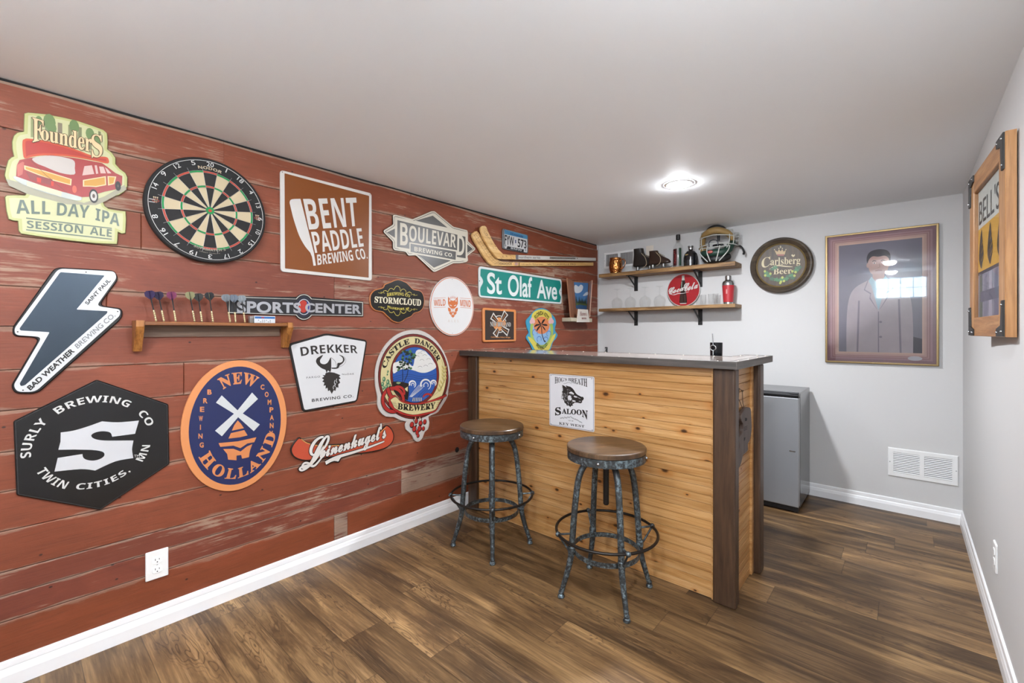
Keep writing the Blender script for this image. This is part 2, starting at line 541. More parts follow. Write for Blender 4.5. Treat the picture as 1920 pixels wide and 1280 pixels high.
def mat_paint(name, color, bumpy=0.05):
    t = NT(name)
    nz = t.noise(t.pos(), 260, 2); big = t.noise(t.pos(), 1.3, 3)
    v = t.math('MULTIPLY_ADD', big, 0.035, 0.982)
    t.bump(nz, bumpy, 0.0006)
    return t.set(Base_Color=t.mix(1.0, color, t.comb(v, v, v), 'MULTIPLY'), Roughness=0.62, Specular_IOR_Level=0.3)

M_WALL = mat_paint('grey_wall_paint', '#CBCAC9')
M_CEIL = mat_paint('ceiling_paint', '#F2F6F8', 0.12)
M_TRIM = M('#F0F0F1', 0.32)
M_PLANK = mat_planks()
M_DARK = M('#120E0C', 0.8)

def quad_obj(name, pts, m):
    b = Mesh(); b.add(pts, [[0, 1, 2, 3]], m); return struct(b.build(name))

XB = XL - 0.022
b = Mesh(); b.box(XB - .1, XR + .1, YR - .1, YB + .1, -0.06, 0, mat_floor()); struct(b.build('floor'))
b = Mesh(); b.box(XB - .1, XR + .1, YR - .1, YB + .1, ZC, ZC + .06, M_CEIL); struct(b.build('ceiling'))
b = Mesh(); b.box(XB - .1, XR + .1, YB, YB + .1, 0, ZC, M_WALL); struct(b.build('wall_back'))
b = Mesh(); b.box(XR, XR + .1, YR, YB, 0, ZC, M_WALL); struct(b.build('wall_right'))

# left wall: reclaimed boards over the painted wall
SEAMS = [2.084, 1.920, 1.783, 1.700, 1.553, 1.378, 1.238, 1.088, 0.948, 0.806, 0.670, 0.535, 0.395, 0.313, 0.224, 0.012]
ROWS = [(.30, .62), (.25, .52), (.35, .72), (.35, .30), (.85, .62), (.55, .30), (.5, .26), (.45, .40), (.40, .50),
        (.35, .42), (.30, .36), (.20, .30), (.95, .62), (.95, .60), (.05, .14)]
JOINT = {3: [(265, 430), (700, 480)], 4: [(627, 545), (838, 530)], 6: [(760, 613), (1000, 625)], 2: [(560, 380), (1040, 540)], 1: [(880, 470)],
         8: [(625, 785)], 9: [(430, 800)], 12: [(753, 905)], 13: [(753, 905)], 14: [(627, 1000), (652, 990)], 7: [(345, 700)], 10: [(810, 800)], 5: [(200, 590), (970, 600)], 0: [(420, 230)]}
YE = on(1121, 520, 0, XL).y
b = Mesh(); b.box(XB - .1, XB, YR, YB, 0, ZC, M_WALL)
at_board, at_across = [], []
rg = random.Random(3)
def board_face(y0, y1, z0, z1, x, tone, wear, rv):
    g, c = 0.0009, 0.0022
    y0 += g * .6; y1 -= g * .6; z0 += g; z1 -= g
    n0 = len(b.f)
    vs = [(x - c, y0, z0), (x - c, y1, z0), (x - c, y1, z1), (x - c, y0, z1),
          (x, y0 + c, z0 + c), (x, y1 - c, z0 + c), (x, y1 - c, z1 - c), (x, y0 + c, z1 - c),
          (XB, y0, z0), (XB, y1, z0), (XB, y1, z1), (XB, y0, z1)]
    fs = [[4, 5, 6, 7]] + [[i, (i + 1) % 4, 4 + (i + 1) % 4, 4 + i] for i in range(4)] + [[8 + i, 8 + (i + 1) % 4, (i + 1) % 4, i] for i in range(4)]
    b.add(vs, fs, M_PLANK)
    val = {0: 0, 1: 0, 2: 1, 3: 1}
    for f in fs:
        for i in f:
            at_board.append((tone, wear, rv, 1)); at_across.append(val[i % 4])
b.box(XB, XL - .012, YR, YE - .002, 2.05, ZC, M_DARK)
npre = len(b.f)
for r in range(len(SEAMS) - 1):
    js = sorted([on(px, py, 0, XL).y for px, py in JOINT.get(r, [])])
    cuts = [YR] + js + [YE]
    for i, (ya, yb) in enumerate(zip(cuts, cuts[1:])):
        tone, wear = ROWS[r]
        tone = min(1, max(0, tone + rg.uniform(-.12, .12))); wear = min(.95, max(0, wear + rg.uniform(-.08, .08)))
        if r == 14 and i == 1: tone, wear = .9, .95
        if r in (12, 13) and i == 1: wear = .97
        if r == 4 and i == 1: wear = .72
        x = XL - rg.uniform(0, .0022)
        if r == 0:      # top board: wavy waney edge towards the far end, a darker strip behind it
            board_face(ya, yb, 1.99, 2.082, XL - .010, .25, .35, rg.random())
            rv = rg.random(); n = 40
            def ztop(y):
                k = min(1, max(0, (y - 1.75) / 2.1)); k = k * k * (3 - 2 * k)
                return 2.069 - .042 * k + .0045 * math.sin(y * 5.1) * k + .002 * math.sin(y * 13)
            ys = [ya + .0006 + (yb - ya - .0012) * k / n for k in range(n + 1)]
            vs = [(x, y, SEAMS[1] + .002) for y in ys] + [(x, y, ztop(y)) for y in ys] + [(x - .003, y, ztop(y) + .010) for y in ys] + [(x - .004, y, SEAMS[1] + .0008) for y in ys]
            m_ = n + 1
            for lo, hi, tn, wr, va, vb in ((0, m_, tone, wear, 0, .9), (m_, 2 * m_, .3, .97, .5, .5), (3 * m_, 0, tone, wear, 0, 0)):
                fs = [[lo + k, lo + k + 1, hi + k + 1, hi + k] for k in range(n)]
                b.add(vs, fs, M_PLANK)
                for f in fs:
                    for q_ in range(4):
                        at_board.append((tn, wr, rv, 1)); at_across.append(va if q_ < 2 else vb)
        else:
            board_face(ya, yb, SEAMS[r + 1], SEAMS[r], x, tone, wear, rg.random())
# two dark bolt holes low in the boards
for px, py, rr in ((857, 843, .018),):
    u, v = WL.uv(px, py, .0005); b.poly(WL, ell((u, v), rr, rr, 20), .0006, M_DARK)
wl = struct(b.build('wall_left'))
wl.data.color_attributes.new('board', 'FLOAT_COLOR', 'CORNER')
wl.data.attributes.new('across', 'FLOAT', 'CORNER')
ca = wl.data.color_attributes['board']; fa = wl.data.attributes['across']
nl = sum(len(f) for f in b.f[:npre])
cols = [(0, 0, 0, 1)] * nl + at_board; acr = [0.5] * nl + at_across
tot = len(wl.data.loops)
cols += [(0, 0, 0, 1)] * (tot - len(cols)); acr += [0.5] * (tot - len(acr))
ca.data.foreach_set('color', [q for c in cols for q in c]); fa.data.foreach_set('value', acr)

# rear wall behind the camera with a glass-block window high up
wx0, wx1, wz0, wz1 = -0.36, 0.24, 1.70, 2.03
b = Mesh()
for x0, x1, z0, z1 in ((XB, wx0, 0, ZC), (wx1, XR, 0, ZC), (wx0, wx1, 0, wz0), (wx0, wx1, wz1, ZC)):
    b.box(x0, x1, YR - .1, YR, z0, z1, M_WALL)
struct(b.build('wall_rear'))
tw = NT('daylit_glass_block')
ri = tw.noise(tw.pos(), 30, 3, .5, .8)
tw.set(Base_Color='#BFD8E4', Roughness=0.15, Emission_Color=tw.mix(ri, '#A9D3EA', '#FFFFFF'), Emission_Strength=WINDOW_STRENGTH)
b = Mesh(); mw = M('#E6E8EA', .5)
b.box(wx0, wx1, YR - .09, YR - .02, wz0, wz0 + .018, mw).box(wx0, wx1, YR - .09, YR - .02, wz1 - .018, wz1, mw)
b.box(wx0, wx0 + .018, YR - .09, YR - .02, wz0, wz1, mw).box(wx1 - .018, wx1, YR - .09, YR - .02, wz0, wz1, mw)
win = struct(b.build('window_1'))
b = Mesh(); nx, nz = 4, 2
for i in range(nx):
    for j in range(nz):
        x = wx0 + .02 + (wx1 - wx0 - .04) * i / nx; z = wz0 + .02 + (wz1 - wz0 - .04) * j / nz
        b.box(x + .006, x + (wx1 - wx0 - .04) / nx - .006, YR - .085, YR - .03, z + .006, z + (wz1 - wz0 - .04) / nz - .006, tw.mat, .008)
gb = b.build('glass_blocks', win, origin=(0, 0, 0))
b = Mesh(); b.box(wx0, wx1, YR - .1, YR - .088, wz0, wz1, M('#9FA6AA', .7)); b.build('mortar', win, origin=(0, 0, 0))

# baseboards
PROF = [(0, .092), (.0045, .092), (.0075, .088), (.0085, .070), (.0075, .067), (.0105, .060), (.0125, .050), (.014, .044), (.014, 0)]
def baseboard(name, F, u0, u1, m0=0, m1=0):
    b = Mesh(); k = len(PROF)
    vs = [F.p3(u0 + (w if m0 else 0), v, w) for w, v in PROF] + [F.p3(u1 - (w if m1 else 0), v, w) for w, v in PROF]
    b.add(vs, [[i, i + 1, k + i + 1, k + i] for i in range(k - 1)], M_TRIM)
    b.add(vs[:k] + [F.p3(u0, 0, 0)], [list(range(k + 1))], M_TRIM); b.add(vs[k:] + [F.p3(u1, 0, 0)], [list(range(k + 1))[::-1]], M_TRIM)
    return struct(b.build(name))
baseboard('baseboard_left', WL, YR, YE)
baseboard('baseboard_back', WB, XB, XR, 0, 1)
baseboard('baseboard_right', WR, -YB, -YR, 1, 0)

# recessed downlights; the last is an unseen one added as fill light
def mat_emit(name, color, k):
    t = NT(name); return t.set(Base_Color='#FFFFFF', Roughness=0.4, Emission_Color=color, Emission_Strength=k)
M_LAMPS = [mat_emit('lamp_lens', '#F5F9FF', LAMP_STRENGTH * k) for k in (2.25, 1.0, 0.9, 0.9)]
LL = ['round recessed ceiling light glowing above the bar', 'recessed ceiling light behind the viewer by the right wall',
      'recessed ceiling light nearest the glass block window', 'added ceiling fill light behind the viewer by the plank wall']
def downlight(x, y, label, M_LAMP, h=1.0):
    o = thing('recessed_light', label, 'ceiling light', (x, y, ZC), 'recessed ceiling lights')
    Mesh().lathe([(.0655, -.0052), (.074, -.0045), (.086, -.0002)], (x, y, ZC), M_TRIM, 40).build('trim_ring', o)
    Mesh().lathe([(0, -.024 * h), (.03, -.0225 * h), (.052, -.018 * h), (.063, -.011 * h), (.066, -.006)], (x, y, ZC), M_LAMP, 40).build('lens', o)
    return o
for (x, y), l, m in zip(LAMPS, LL, M_LAMPS): downlight(x, y, l, m, 0.5 if y > 2 else 2.2)  # rear lenses bulge deeper, to spread more light over the ceiling

# vents and wall plates
M_WHITE = M('#E9E9E8', .35); M_SLOT = M('#2A2A2A', .8)
def vent(name, label, u0, u1, v0, v1, vertical):
    c = WB.p3((u0 + u1) / 2, (v0 + v1) / 2, 0)
    o = thing(name, label, 'vent', c)
    b = Mesh(); fr = .028 if not vertical else .022; mid = (u0 + u1) / 2; g = .011
    wins = [(u0 + fr, mid - g), (mid + g, u1 - fr)]
    holes = [[(a, v0 + fr), (e, v0 + fr), (e, v1 - fr), (a, v1 - fr)] for a, e in wins]
    b.plate(WB, [(u0, v0), (u1, v0), (u1, v1), (u0, v1)], .0005, .009, M_WHITE, bevel=.004, holes=holes)
    for sx in (u0 + .010, u1 - .010):
        b.poly(WB, ell((sx, (v0 + v1) / 2), .0035, .0035, 10), .0094, M('#9A9A9A', .4))
    b.build('frame', o)
    b = Mesh(); b.plate(WB, [(u0 + .01, v0 + .01), (u1 - .01, v0 + .01), (u1 - .01, v1 - .01), (u0 + .01, v1 - .01)], .0003, .0012, M_SLOT); b.build('backing', o)
    b = Mesh()
    for a, e in wins:
        n = 12 if not vertical else 16
        for i in range(n):
            if not vertical:
                z = v0 + fr + (v1 - v0 - 2 * fr) * (i + .5) / n; h = (v1 - v0 - 2 * fr) / n * .30
                vs = [WB.p3(a, z - h, .008), WB.p3(e, z - h, .008), WB.p3(e, z + h, .003), WB.p3(a, z + h, .003), WB.p3(a, z - h - .001, .006), WB.p3(e, z - h - .001, .006)]
                b.add(vs, [[0, 1, 2, 3], [4, 5, 1, 0]], M_WHITE)
            else:
                x = a + (e - a) * (i + .5) / n; h = (e - a) / n * .38
                vs = [WB.p3(x - h, v0 + fr, .004), WB.p3(x + h, v0 + fr, .008), WB.p3(x + h, v1 - fr, .008), WB.p3(x - h, v1 - fr, .004)]
                b.add(vs, [[0, 1, 2, 3]], M_WHITE)
    b.build('slats', o)
    return o
vent('return_air_vent', 'white louvered air vent low on the grey back wall', -.092, .249, .241, .433, False)
vent('wall_register', 'white vertical slat vent behind the copper mug under the ceiling', -2.280, -1.944, 1.851, 2.011, True)

def outlet(F, u, v, label, hu=.0375, hv=.0585, style='duplex'):
    o = thing('wall_outlet', label, 'outlet', F.p3(u, v, 0))
    b = Mesh(); b.plate(F, rnd([(u - hu, v - hv), (u + hu, v - hv), (u + hu, v + hv), (u - hu, v + hv)], .004), .0003, .006, M_WHITE, bevel=.0025)
    b.poly(F, ell((u, v), .003, .003, 10), .0063, M('#B8B8B8', .3)); b.build('cover_plate', o)
    for s in (-1, 1):
        b = Mesh(); cv = v + s * .0195
        b.plate(F, [(u + .017 * q[0], cv + .0145 * q[1]) for q in [(math.copysign(abs(math.cos(a)) ** .6, math.cos(a)), math.copysign(abs(math.sin(a)) ** .6, math.sin(a))) for a in [2 * math.pi * i / 28 for i in range(28)]]], .004, .0082, M('#F4F4F4', .3), bevel=.001)
        for q, hh in ((-.0065, .0042), (.0065, .0034)):
            b.poly(F, [(u + q - .001, cv + .003 - hh), (u + q + .001, cv + .003 - hh), (u + q + .001, cv + .003 + hh), (u + q - .001, cv + .003 + hh)], .0085, M_DARK)
        b.poly(F, ell((u, cv - .0075), .0024, .0024, 12), .0085, M_DARK)
        b.build('socket', o)
    return o
outlet(WL, .4118, .2617, 'white duplex outlet low on the red plank wall')
outlet(WR, -2.600, .327, 'white outlet low on the right grey wall above the baseboard', .036, .056)
p = WB.uv(1218, 472)
o = thing('switch_plate', 'pale switch plate on the back wall behind the old skates', 'switch', WB.p3(p[0], p[1], 0))
b = Mesh(); b.plate(WB, rnd([(p[0] - .036, p[1] - .058), (p[0] + .036, p[1] - .058), (p[0] + .036, p[1] + .058), (p[0] - .036, p[1] + .058)], .004), .0003, .006, M('#DDD3C6', .4), bevel=.002); b.build('cover_plate', o)
b = Mesh(); b.box(p[0] - .006, p[0] + .006, YB - .016, YB - .005, p[1] - .006, p[1] + .014, M('#D6CCBE', .4), .002); b.build('toggle', o)
p = WB.uv(1136.5, 656)
o = thing('wall_hook', 'small dark wall fitting on the back wall just above the bar top', 'hook', WB.p3(p[0], p[1], 0))
b = Mesh(); b.plate(WB, rnd([(p[0] - .014, p[1] - .03), (p[0] + .014, p[1] - .03), (p[0] + .014, p[1] + .03), (p[0] - .014, p[1] + .03)], .004), .0003, .008, M('#55585A', .4, .6), bevel=.002); b.build('plate', o)
b = Mesh(); b.tube([WB.p3(p[0], p[1] + .016, .006), WB.p3(p[0], p[1] + .014, .022), WB.p3(p[0], p[1] - .01, .026), WB.p3(p[0], p[1] - .02, .018), WB.p3(p[0], p[1] - .012, .012)], .004, M('#CBCAC9', .3, .8), 8); b.build('clip', o)

# ================================================================== BAR COUNTER
def mat_pine():
    t = NT('knotty_pine')
    P = t.sep(t.pos()); along = t.math('ADD', P[0], P[1])
    bz = t.math('FLOOR', t.math('DIVIDE', P[2], 0.078))
    w = t.white(t.comb(bz, 2.2, 5.1)); rv = w['Value']; o = t.math('MULTIPLY', rv, 40.0)
    g = t.noise(t.comb(t.math('ADD', along, o), t.math('MULTIPLY', P[2], 16.0), o), 2.2, 5, 0.6, 0.5)
    f = t.noise(t.comb(t.math('MULTIPLY', t.math('ADD', along, o), 3.0), t.math('MULTIPLY', P[2], 130.0), o), 2.0, 4, 0.6)
    col = t.ramp(g, [(0.25, '#976A3C'), (0.45, '#B58955'), (0.62, '#C79E6D'), (0.8, '#D2B083')])
    col = t.mix(t.ramp(f, [(0.35, 0.42), (0.55, 0.0)]), col, '#9C622B')
    col = t.mix(1.0, col, t.ramp(rv, [(0.0, (0.82, 0.78, 0.72, 1)), (0.6, (1.0, 0.99, 0.97, 1)), (1.0, (1.1, 1.1, 1.08, 1))]), 'MULTIPLY')
    kv = t.comb(t.math('MULTIPLY', t.math('ADD', along, o), 0.85), t.math('ADD', t.math('MULTIPLY', P[2], 1.5), t.math('MULTIPLY', bz, 3.0)), 0.0)
    v = t.voro(kv, 6.0, dim='2D'); pick = t.math('GREATER_THAN', t.sep(v['Color'])[0], 0.50)
    d = t.math('ADD', t.math('DIVIDE', v['Distance'], t.math('MULTIPLY_ADD', t.sep(v['Color'])[1], 1.1, 0.55)), t.math('MULTIPLY', t.math('SUBTRACT', f, 0.5), 0.05))
    col = t.mix(t.math('MULTIPLY', pick, t.ramp(d, [(0.07, 0.6), (0.2, 0.0)])), col, '#A96A2E')
    col = t.mix(t.math('MULTIPLY', pick, t.ramp(d, [(0.035, 0.92), (0.075, 0.0)])), col, '#2E170A')
    st = t.noise(t.comb(t.math('MULTIPLY', along, 1.6), t.math('MULTIPLY', P[2], 22.0), 3.0), 2.6, 4, 0.6, 0.4)
    col = t.mix(t.ramp(st, [(0.66, 0.0), (0.73, 0.85)]), col, '#6B3D1A')
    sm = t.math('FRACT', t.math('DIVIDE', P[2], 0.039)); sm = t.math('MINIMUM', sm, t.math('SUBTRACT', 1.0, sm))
    col = t.mix(t.ramp(sm, [(0.02, 0.35), (0.05, 0.0)]), col, '#6E431C')  # groove lines darkened in the colour, standing in for crevice shade
    t.bump(f, 0.08, 0.001)
    return t.set(Base_Color=col, Roughness=0.34, Specular_IOR_Level=0.4)
def mat_wood(name, c0, c1, c2, axis='Z', rough=0.45, scale=1.0, coat=0.0):
    t = NT(name); P = t.sep(t.pos())
    q = {'X': (1.2, 22, 22), 'Y': (22, 1.2, 22), 'Z': (22, 22, 1.2)}[axis]
    v = t.comb(*[t.math('MULTIPLY', P[i], q[i] * scale) for i in range(3)])
    g = t.noise(v, 1.6, 6, 0.6, 0.5); f = t.noise(v, 7.0, 4, 0.65)
    col = t.ramp(g, [(0.3, c0), (0.5, c1), (0.72, c2)])
    col = t.mix(t.ramp(f, [(0.35, 0.5), (0.55, 0.0)]), col, c0)
    t.bump(f, 0.12, 0.001)
    t.set(Base_Color=col, Roughness=rough)
    if coat: t.set(Coat_Weight=coat, Coat_Roughness=0.08)
    return t.mat
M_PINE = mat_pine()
M_POST = mat_wood('dark_stained_post', '#2B1C12', '#453020', '#563F2D', 'Z', 0.42)
M_EDGE = mat_wood('charcoal_bar_edge', '#262322', '#45403C', '#5E5853', 'X', 0.4, .5)
M_EDGEY = mat_wood('charcoal_bar_edge_return', '#2F2C2B', '#57524E', '#6C6763', 'Y', 0.4, .5)
M_TOP = mat_wood('glossy_bar_top', '#5A4C46', '#85756C', '#A79A91', 'X', 0.16, .35, 0.6)

bar = thing('bar_counter', 'pine panelled home bar counter with dark posts and charcoal top', 'bar counter', (-1.42, 2.3, 0))
def grooved(b, axis, u0, u1, d, z0, z1, out, m, pitch=.039):
    """boards with V grooves; a wall along X (axis 'X', face at Y=d) or along Y (face at X=d); out = outward sign"""
    prof = [(z0, 0.0)]; k = math.ceil(z0 / pitch)
    while k * pitch < z1 - .004:
        z = k * pitch
        if z - .002 > z0: prof += [(z - .0020, 0.0), (z, .0030), (z + .0020, 0.0)]
        k += 1
    prof.append((z1, 0.0))
    pt = (lambda u, z, w: (u, d - out * w, z)) if axis == 'X' else (lambda u, z, w: (d - out * w, u, z))
    n = len(prof)
    vs = [pt(u0, z, w) for z, w in prof] + [pt(u1, z, w) for z, w in prof]
    fl = (axis == 'X') == (out < 0)
    fs = [[i, n + i, n + i + 1, i + 1] if fl else [i, i + 1, n + i + 1, n + i] for i in range(n - 1)]
    b.add(vs, fs, m)
    q = [pt(u0, z0, .016), pt(u1, z0, .016), pt(u1, z1, .016), pt(u0, z1, .016)]
    b.add(q + [pt(u0, z0, 0), pt(u1, z0, 0), pt(u1, z1, 0), pt(u0, z1, 0)], [[0, 1, 2, 3], [0, 4, 5, 1], [1, 5, 6, 2], [2, 6, 7, 3], [3, 7, 4, 0]], m)
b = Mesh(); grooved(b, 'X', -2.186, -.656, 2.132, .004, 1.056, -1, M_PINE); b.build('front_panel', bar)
b = Mesh(); b.box(-.664, -.6535, 2.122, 2.14, .003, 1.056, M_PINE, .002); b.build('corner_trim', bar)
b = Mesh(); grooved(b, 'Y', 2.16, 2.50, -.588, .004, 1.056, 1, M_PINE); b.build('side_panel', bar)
b = Mesh(); b.box(-.594, -.578, 2.468, 2.502, .003, 1.056, M_PINE, .002); b.build('corner_trim', bar)
for x0, x1, y0, y1 in ((-2.268, -2.182, 2.109, 2.19), (-.6545, -.559, 2.1065, 2.172), (-.64, -.548, 2.502, 2.582)):
    b = Mesh(); b.box(x0, x1, y0, y1, 0.0, 1.056, M_POST, .009, 3); b.build('post', bar)
# L-shaped top
Lp = [(-2.314, 2.076), (-.546, 2.076), (-.546, 2.757), (-.685, 2.757), (-.685, 2.51), (-2.314, 2.51)]
class FlatF:
    def p3(self, u, v, w): return Vector((u, v, w))
FT = FlatF()
b = Mesh(); b.plate(FT, Lp, 1.057, 1.0895, M_TOP, bevel=.002); b.build('countertop', bar)
e = b
b = Mesh()
b.box(-2.314, -.5465, 2.073, 2.0785, 1.056, 1.0905, M_EDGE, .001).box(-.5485, -.543, 2.0735, 2.757, 1.056, 1.0905, M_EDGEY, .001)
b.box(-.685, -.545, 2.755, 2.760, 1.056, 1.0905, M_EDGE, .001).box(-2.314, -.684, 2.508, 2.5125, 1.056, 1.0905, M_EDGE, .001).box(-.687, -.6825, 2.511, 2.757, 1.056, 1.0905, M_EDGEY, .001)
b.build('edge_band', bar)
b = Mesh(); M_LINE = M('#2B2624', .5)
inner = inset(Lp, .034)
k = len(inner)
b.stroke(FT, inner, .004, 1.0899, M_LINE, closed=True); b.build('inlay_line', bar)
M_NAIL = M('#C9C2B6', .3, .8)
rg = random.Random(5)
for (p, q) in zip(ccw(Lp), ccw(Lp)[1:] + ccw(Lp)[:1]):
    L_ = math.dist(p, q); n = max(1, int(L_ / .16)); nx_, ny_ = -(q[1] - p[1]) / L_, (q[0] - p[0]) / L_
    for i in range(n):
        t = (i + .5) / n
        b = Mesh(); b.ball((p[0] + (q[0] - p[0]) * t + nx_ * .014, p[1] + (q[1] - p[1]) * t + ny_ * .014, 1.0895), .0045, M_NAIL, (1, 1, .6), 8, 6); b.build('nail_head', bar)
b = Mesh(); b.box(-2.18, -.66, 2.152, 2.93, .955, .975, M_POST, .002); b.build('work_shelf', bar)
for x in (-2.12, -.72):
    b = Mesh(); b.box(x - .02, x + .02, 2.88, 2.92, 0, .955, M_POST, .003); b.build('shelf_leg', bar)

# dark wooden cut-out hung on the end of the bar
FS = Frame('L', -.588)
Z6 = lambda x, y: FS.uv(1340 + x / 8, 740 + y / 8, .012)
pl = [Z6(*q) for q in [(430, 200), (475, 186), (512, 196), (522, 300), (529, 440), (525, 560), (500, 680), (472, 735), (474, 815), (445, 860), (400, 905), (372, 1010), (362, 1040)]]
pl += [(pl[-1][0] - .03, pl[-1][1] - .01), (pl[-1][0] - .045, pl[-1][1] + .02)] + [Z6(*q) for q in [(345, 780), (335, 640), (372, 590), (398, 540), (400, 440), (372, 380), (372, 310), (405, 240)]]
o = thing('wooden_cutout', 'dark wooden cut-out plaque with small holes hung on the bar end', 'wall decor', FS.p3(*Z6(450, 560), 0))
M_CUT = mat_wood('driftwood', '#3A2E29', '#54463F', '#675850', 'Z', .55)
b = Mesh(); b.plate(FS, smooth(pl, 3), .004, .020, M_CUT, bevel=.002)
b.poly(FS, [Z6(*q) for q in [(424, 340), (458, 345), (455, 385), (424, 392)]], .0205, M_DARK)
b.poly(FS, [Z6(*q) for q in [(410, 640), (432, 630), (425, 675), (408, 688)]], .0205, M_DARK)
for yy in (470, 492, 515): b.stroke(FS, [Z6(412, yy + 14), Z6(462, yy - 8)], .0025, .0205, M_DARK)
b.build('board', o)
b = Mesh(); b.tube([FS.p3(*Z6(440, 205), .012), FS.p3(*Z6(436, 120), .008), FS.p3(*Z6(442, -60), .004), FS.p3(*Z6(395, -95), .004), FS.p3(*Z6(380, 60), .006), FS.p3(*Z6(425, 215), .012)], .0016, M('#4A3A2C', .6), 6)
b.tube([FS.p3(*Z6(442, -60), -.002), FS.p3(*Z6(442, -60), .010)], .003, M('#6B5A45', .4, .6), 8); b.build('hanging_cord', o)

# ================================================================== BAR STOOLS
def mat_patina():
    t = NT('distressed_iron'); P = t.pos()
    n = t.noise(P, 75, 5, .68); n2 = t.noise(P, 14, 3, .6)
    k = t.math('MULTIPLY', t.ramp(n, [(.45, 0.0), (.62, 0.9)]), t.ramp(n2, [(.36, 0.1), (.58, .95)]))
    col = t.mix(k, '#3B3D3E', '#8699A1'); col = t.mix(t.ramp(n, [(.66, 0.0), (.74, .6)]), col, '#C2CBC9')
    t.bump(n, .25, .001)
    return t.set(Base_Color=col, Roughness=.42, Metallic=.55)
def mat_seat():
    t = NT('worn_stool_wood'); P = t.sep(t.obj())
    pl = t.math('FLOOR', t.math('DIVIDE', t.math('ADD', P[1], .5), .095)); w = t.white(t.comb(pl, 1.0, 2.0))['Value']
    g = t.noise(t.comb(t.math('ADD', t.math('MULTIPLY', P[0], 3.0), t.math('MULTIPLY', w, 20.0)), t.math('MULTIPLY', P[1], 30.0), w), 1.8, 6, .62, .6)
    b_ = t.noise(t.comb(P[0], P[1], w), 7, 3, .5)
    col = t.ramp(g, [(.30, '#22150D'), (.48, '#412D1B'), (.68, '#664C34')])
    col = t.mix(t.ramp(b_, [(.42, 0.0), (.7, .4)]), col, '#7A634A')
    col = t.mix(1.0, col, t.ramp(w, [(0, (.85, .85, .85, 1)), (1, (1.12, 1.1, 1.08, 1))]), 'MULTIPLY')
    t.bump(g, .1, .001)
    return t.set(Base_Color=col, Roughness=.36, Coat_Weight=.1, Coat_Roughness=.25)
M_IRON, M_SEAT = mat_patina(), mat_seat()
M_STEEL = M('#B9BDC0', .25, 1.0)

def make_stool(loc, rot, label):
    o = thing('bar_stool', label, 'bar stool', (0, 0, 0), 'round wood and iron bar stools')
    R = .182
    Mesh().lathe([(0, .666), (R - .004, .666), (R, .669), (R, .6855), (R - .003, .6885), (R - .008, .690), (0, .690)], (0, 0, 0), M_SEAT, 56).build('seat', o)
    b = Mesh(); b.lathe([(R - .020, .665), (R - .002, .665), (R - .002, .630), (R - .008, .628), (R - .020, .630), (R - .020, .665)], (0, 0, 0), M_IRON, 56)
    for k in range(4):
        a = math.pi / 4 + k * math.pi / 2 + .2
        b.ball(((R - .001) * math.cos(a), (R - .001) * math.sin(a), .648), .0075, M_STEEL, (1, 1, 1), 10, 8)
    sr = b.build('seat_ring', o)
    Mesh().lathe([(0, .666), (R - .015, .666), (R - .015, .650), (0, .650)], (0, 0, 0), M_IRON, 40).build('seat_plate', o)
    Mesh().lathe([(0, .651), (.022, .651), (.022, .615), (.0135, .610), (.0135, .415), (.010, .410), (0, .410)], (0, 0, 0), M('#2A2725', .4, .7), 18).build('screw_rod', o)
    prof = smooth([(.020, .636), (.050, .633), (.082, .621), (.110, .596), (.130, .556), (.142, .500), (.155, .390), (.163, .290), (.168, .220), (.175, .170), (.190, .112), (.208, .055), (.219, .018)], 4, False)
    for k in range(4):
        a = k * math.pi / 2; c, s = math.cos(a), math.sin(a)
        b = Mesh(); b.tube([(r * c, r * s, z) for r, z in prof], [.0145 if z > .2 else .0145 - .004 * (.2 - z) / .2 for r, z in prof], M_IRON, 12)
        for zz in (.215,):
            b.lathe([(.0145, -.016), (.0172, -.012), (.0172, .012), (.0145, .016)], (.170 * c, .170 * s, zz), M_IRON, 12)
        lg = b.build('leg', o)
        b = Mesh(); b.lathe([(0, 0), (.014, 0), (.0165, .006), (.014, .014), (.0105, .018), (.013, .024), (.010, .032)], (.2195 * c, .2195 * s, 0), M_IRON, 16); b.build('foot', lg)
    ring = [(.232 * math.cos(a), .232 * math.sin(a), .291) for a in [2 * math.pi * i / 56 for i in range(56)]]
    fr = Mesh().tube(ring, .0065, M('#2E2A27', .4, .7), 10, closed=True).build('foot_ring', o)
    for k in range(4):
        a = k * math.pi / 2; c, s = math.cos(a), math.sin(a)
        b = Mesh(); b.tube([(.166 * c, .166 * s, .288), (.236 * c, .236 * s, .291)], .005, M_IRON, 8)
        b.ball((.234 * c, .234 * s, .291), .0125, M_IRON, (1, 1, 1), 12, 8)
        b.tube([(.232 * c, .232 * s, .286), (.174 * c, .174 * s, .200)], .0045, M_IRON, 8); b.build('ring_brace', o)
    b = Mesh(); b.lathe([(.150, .190), (.1545, .190), (.1545, .212), (.150, .212), (.150, .190)], (0, 0, 0), M_IRON, 48); b.build('lower_ring', o)
    o.location = loc; o.rotation_euler = (0, 0, rot)
    return o
st = make_stool((-1.780, 1.842, 0), math.radians(45), 'bar stool under the left end of the bar, beside the plank wall')
dup(st, (-1.054, 1.861, 0), 'bar stool in front of the pig-head sign, nearest the bar corner', rot=(0, 0, math.radians(52.3)))

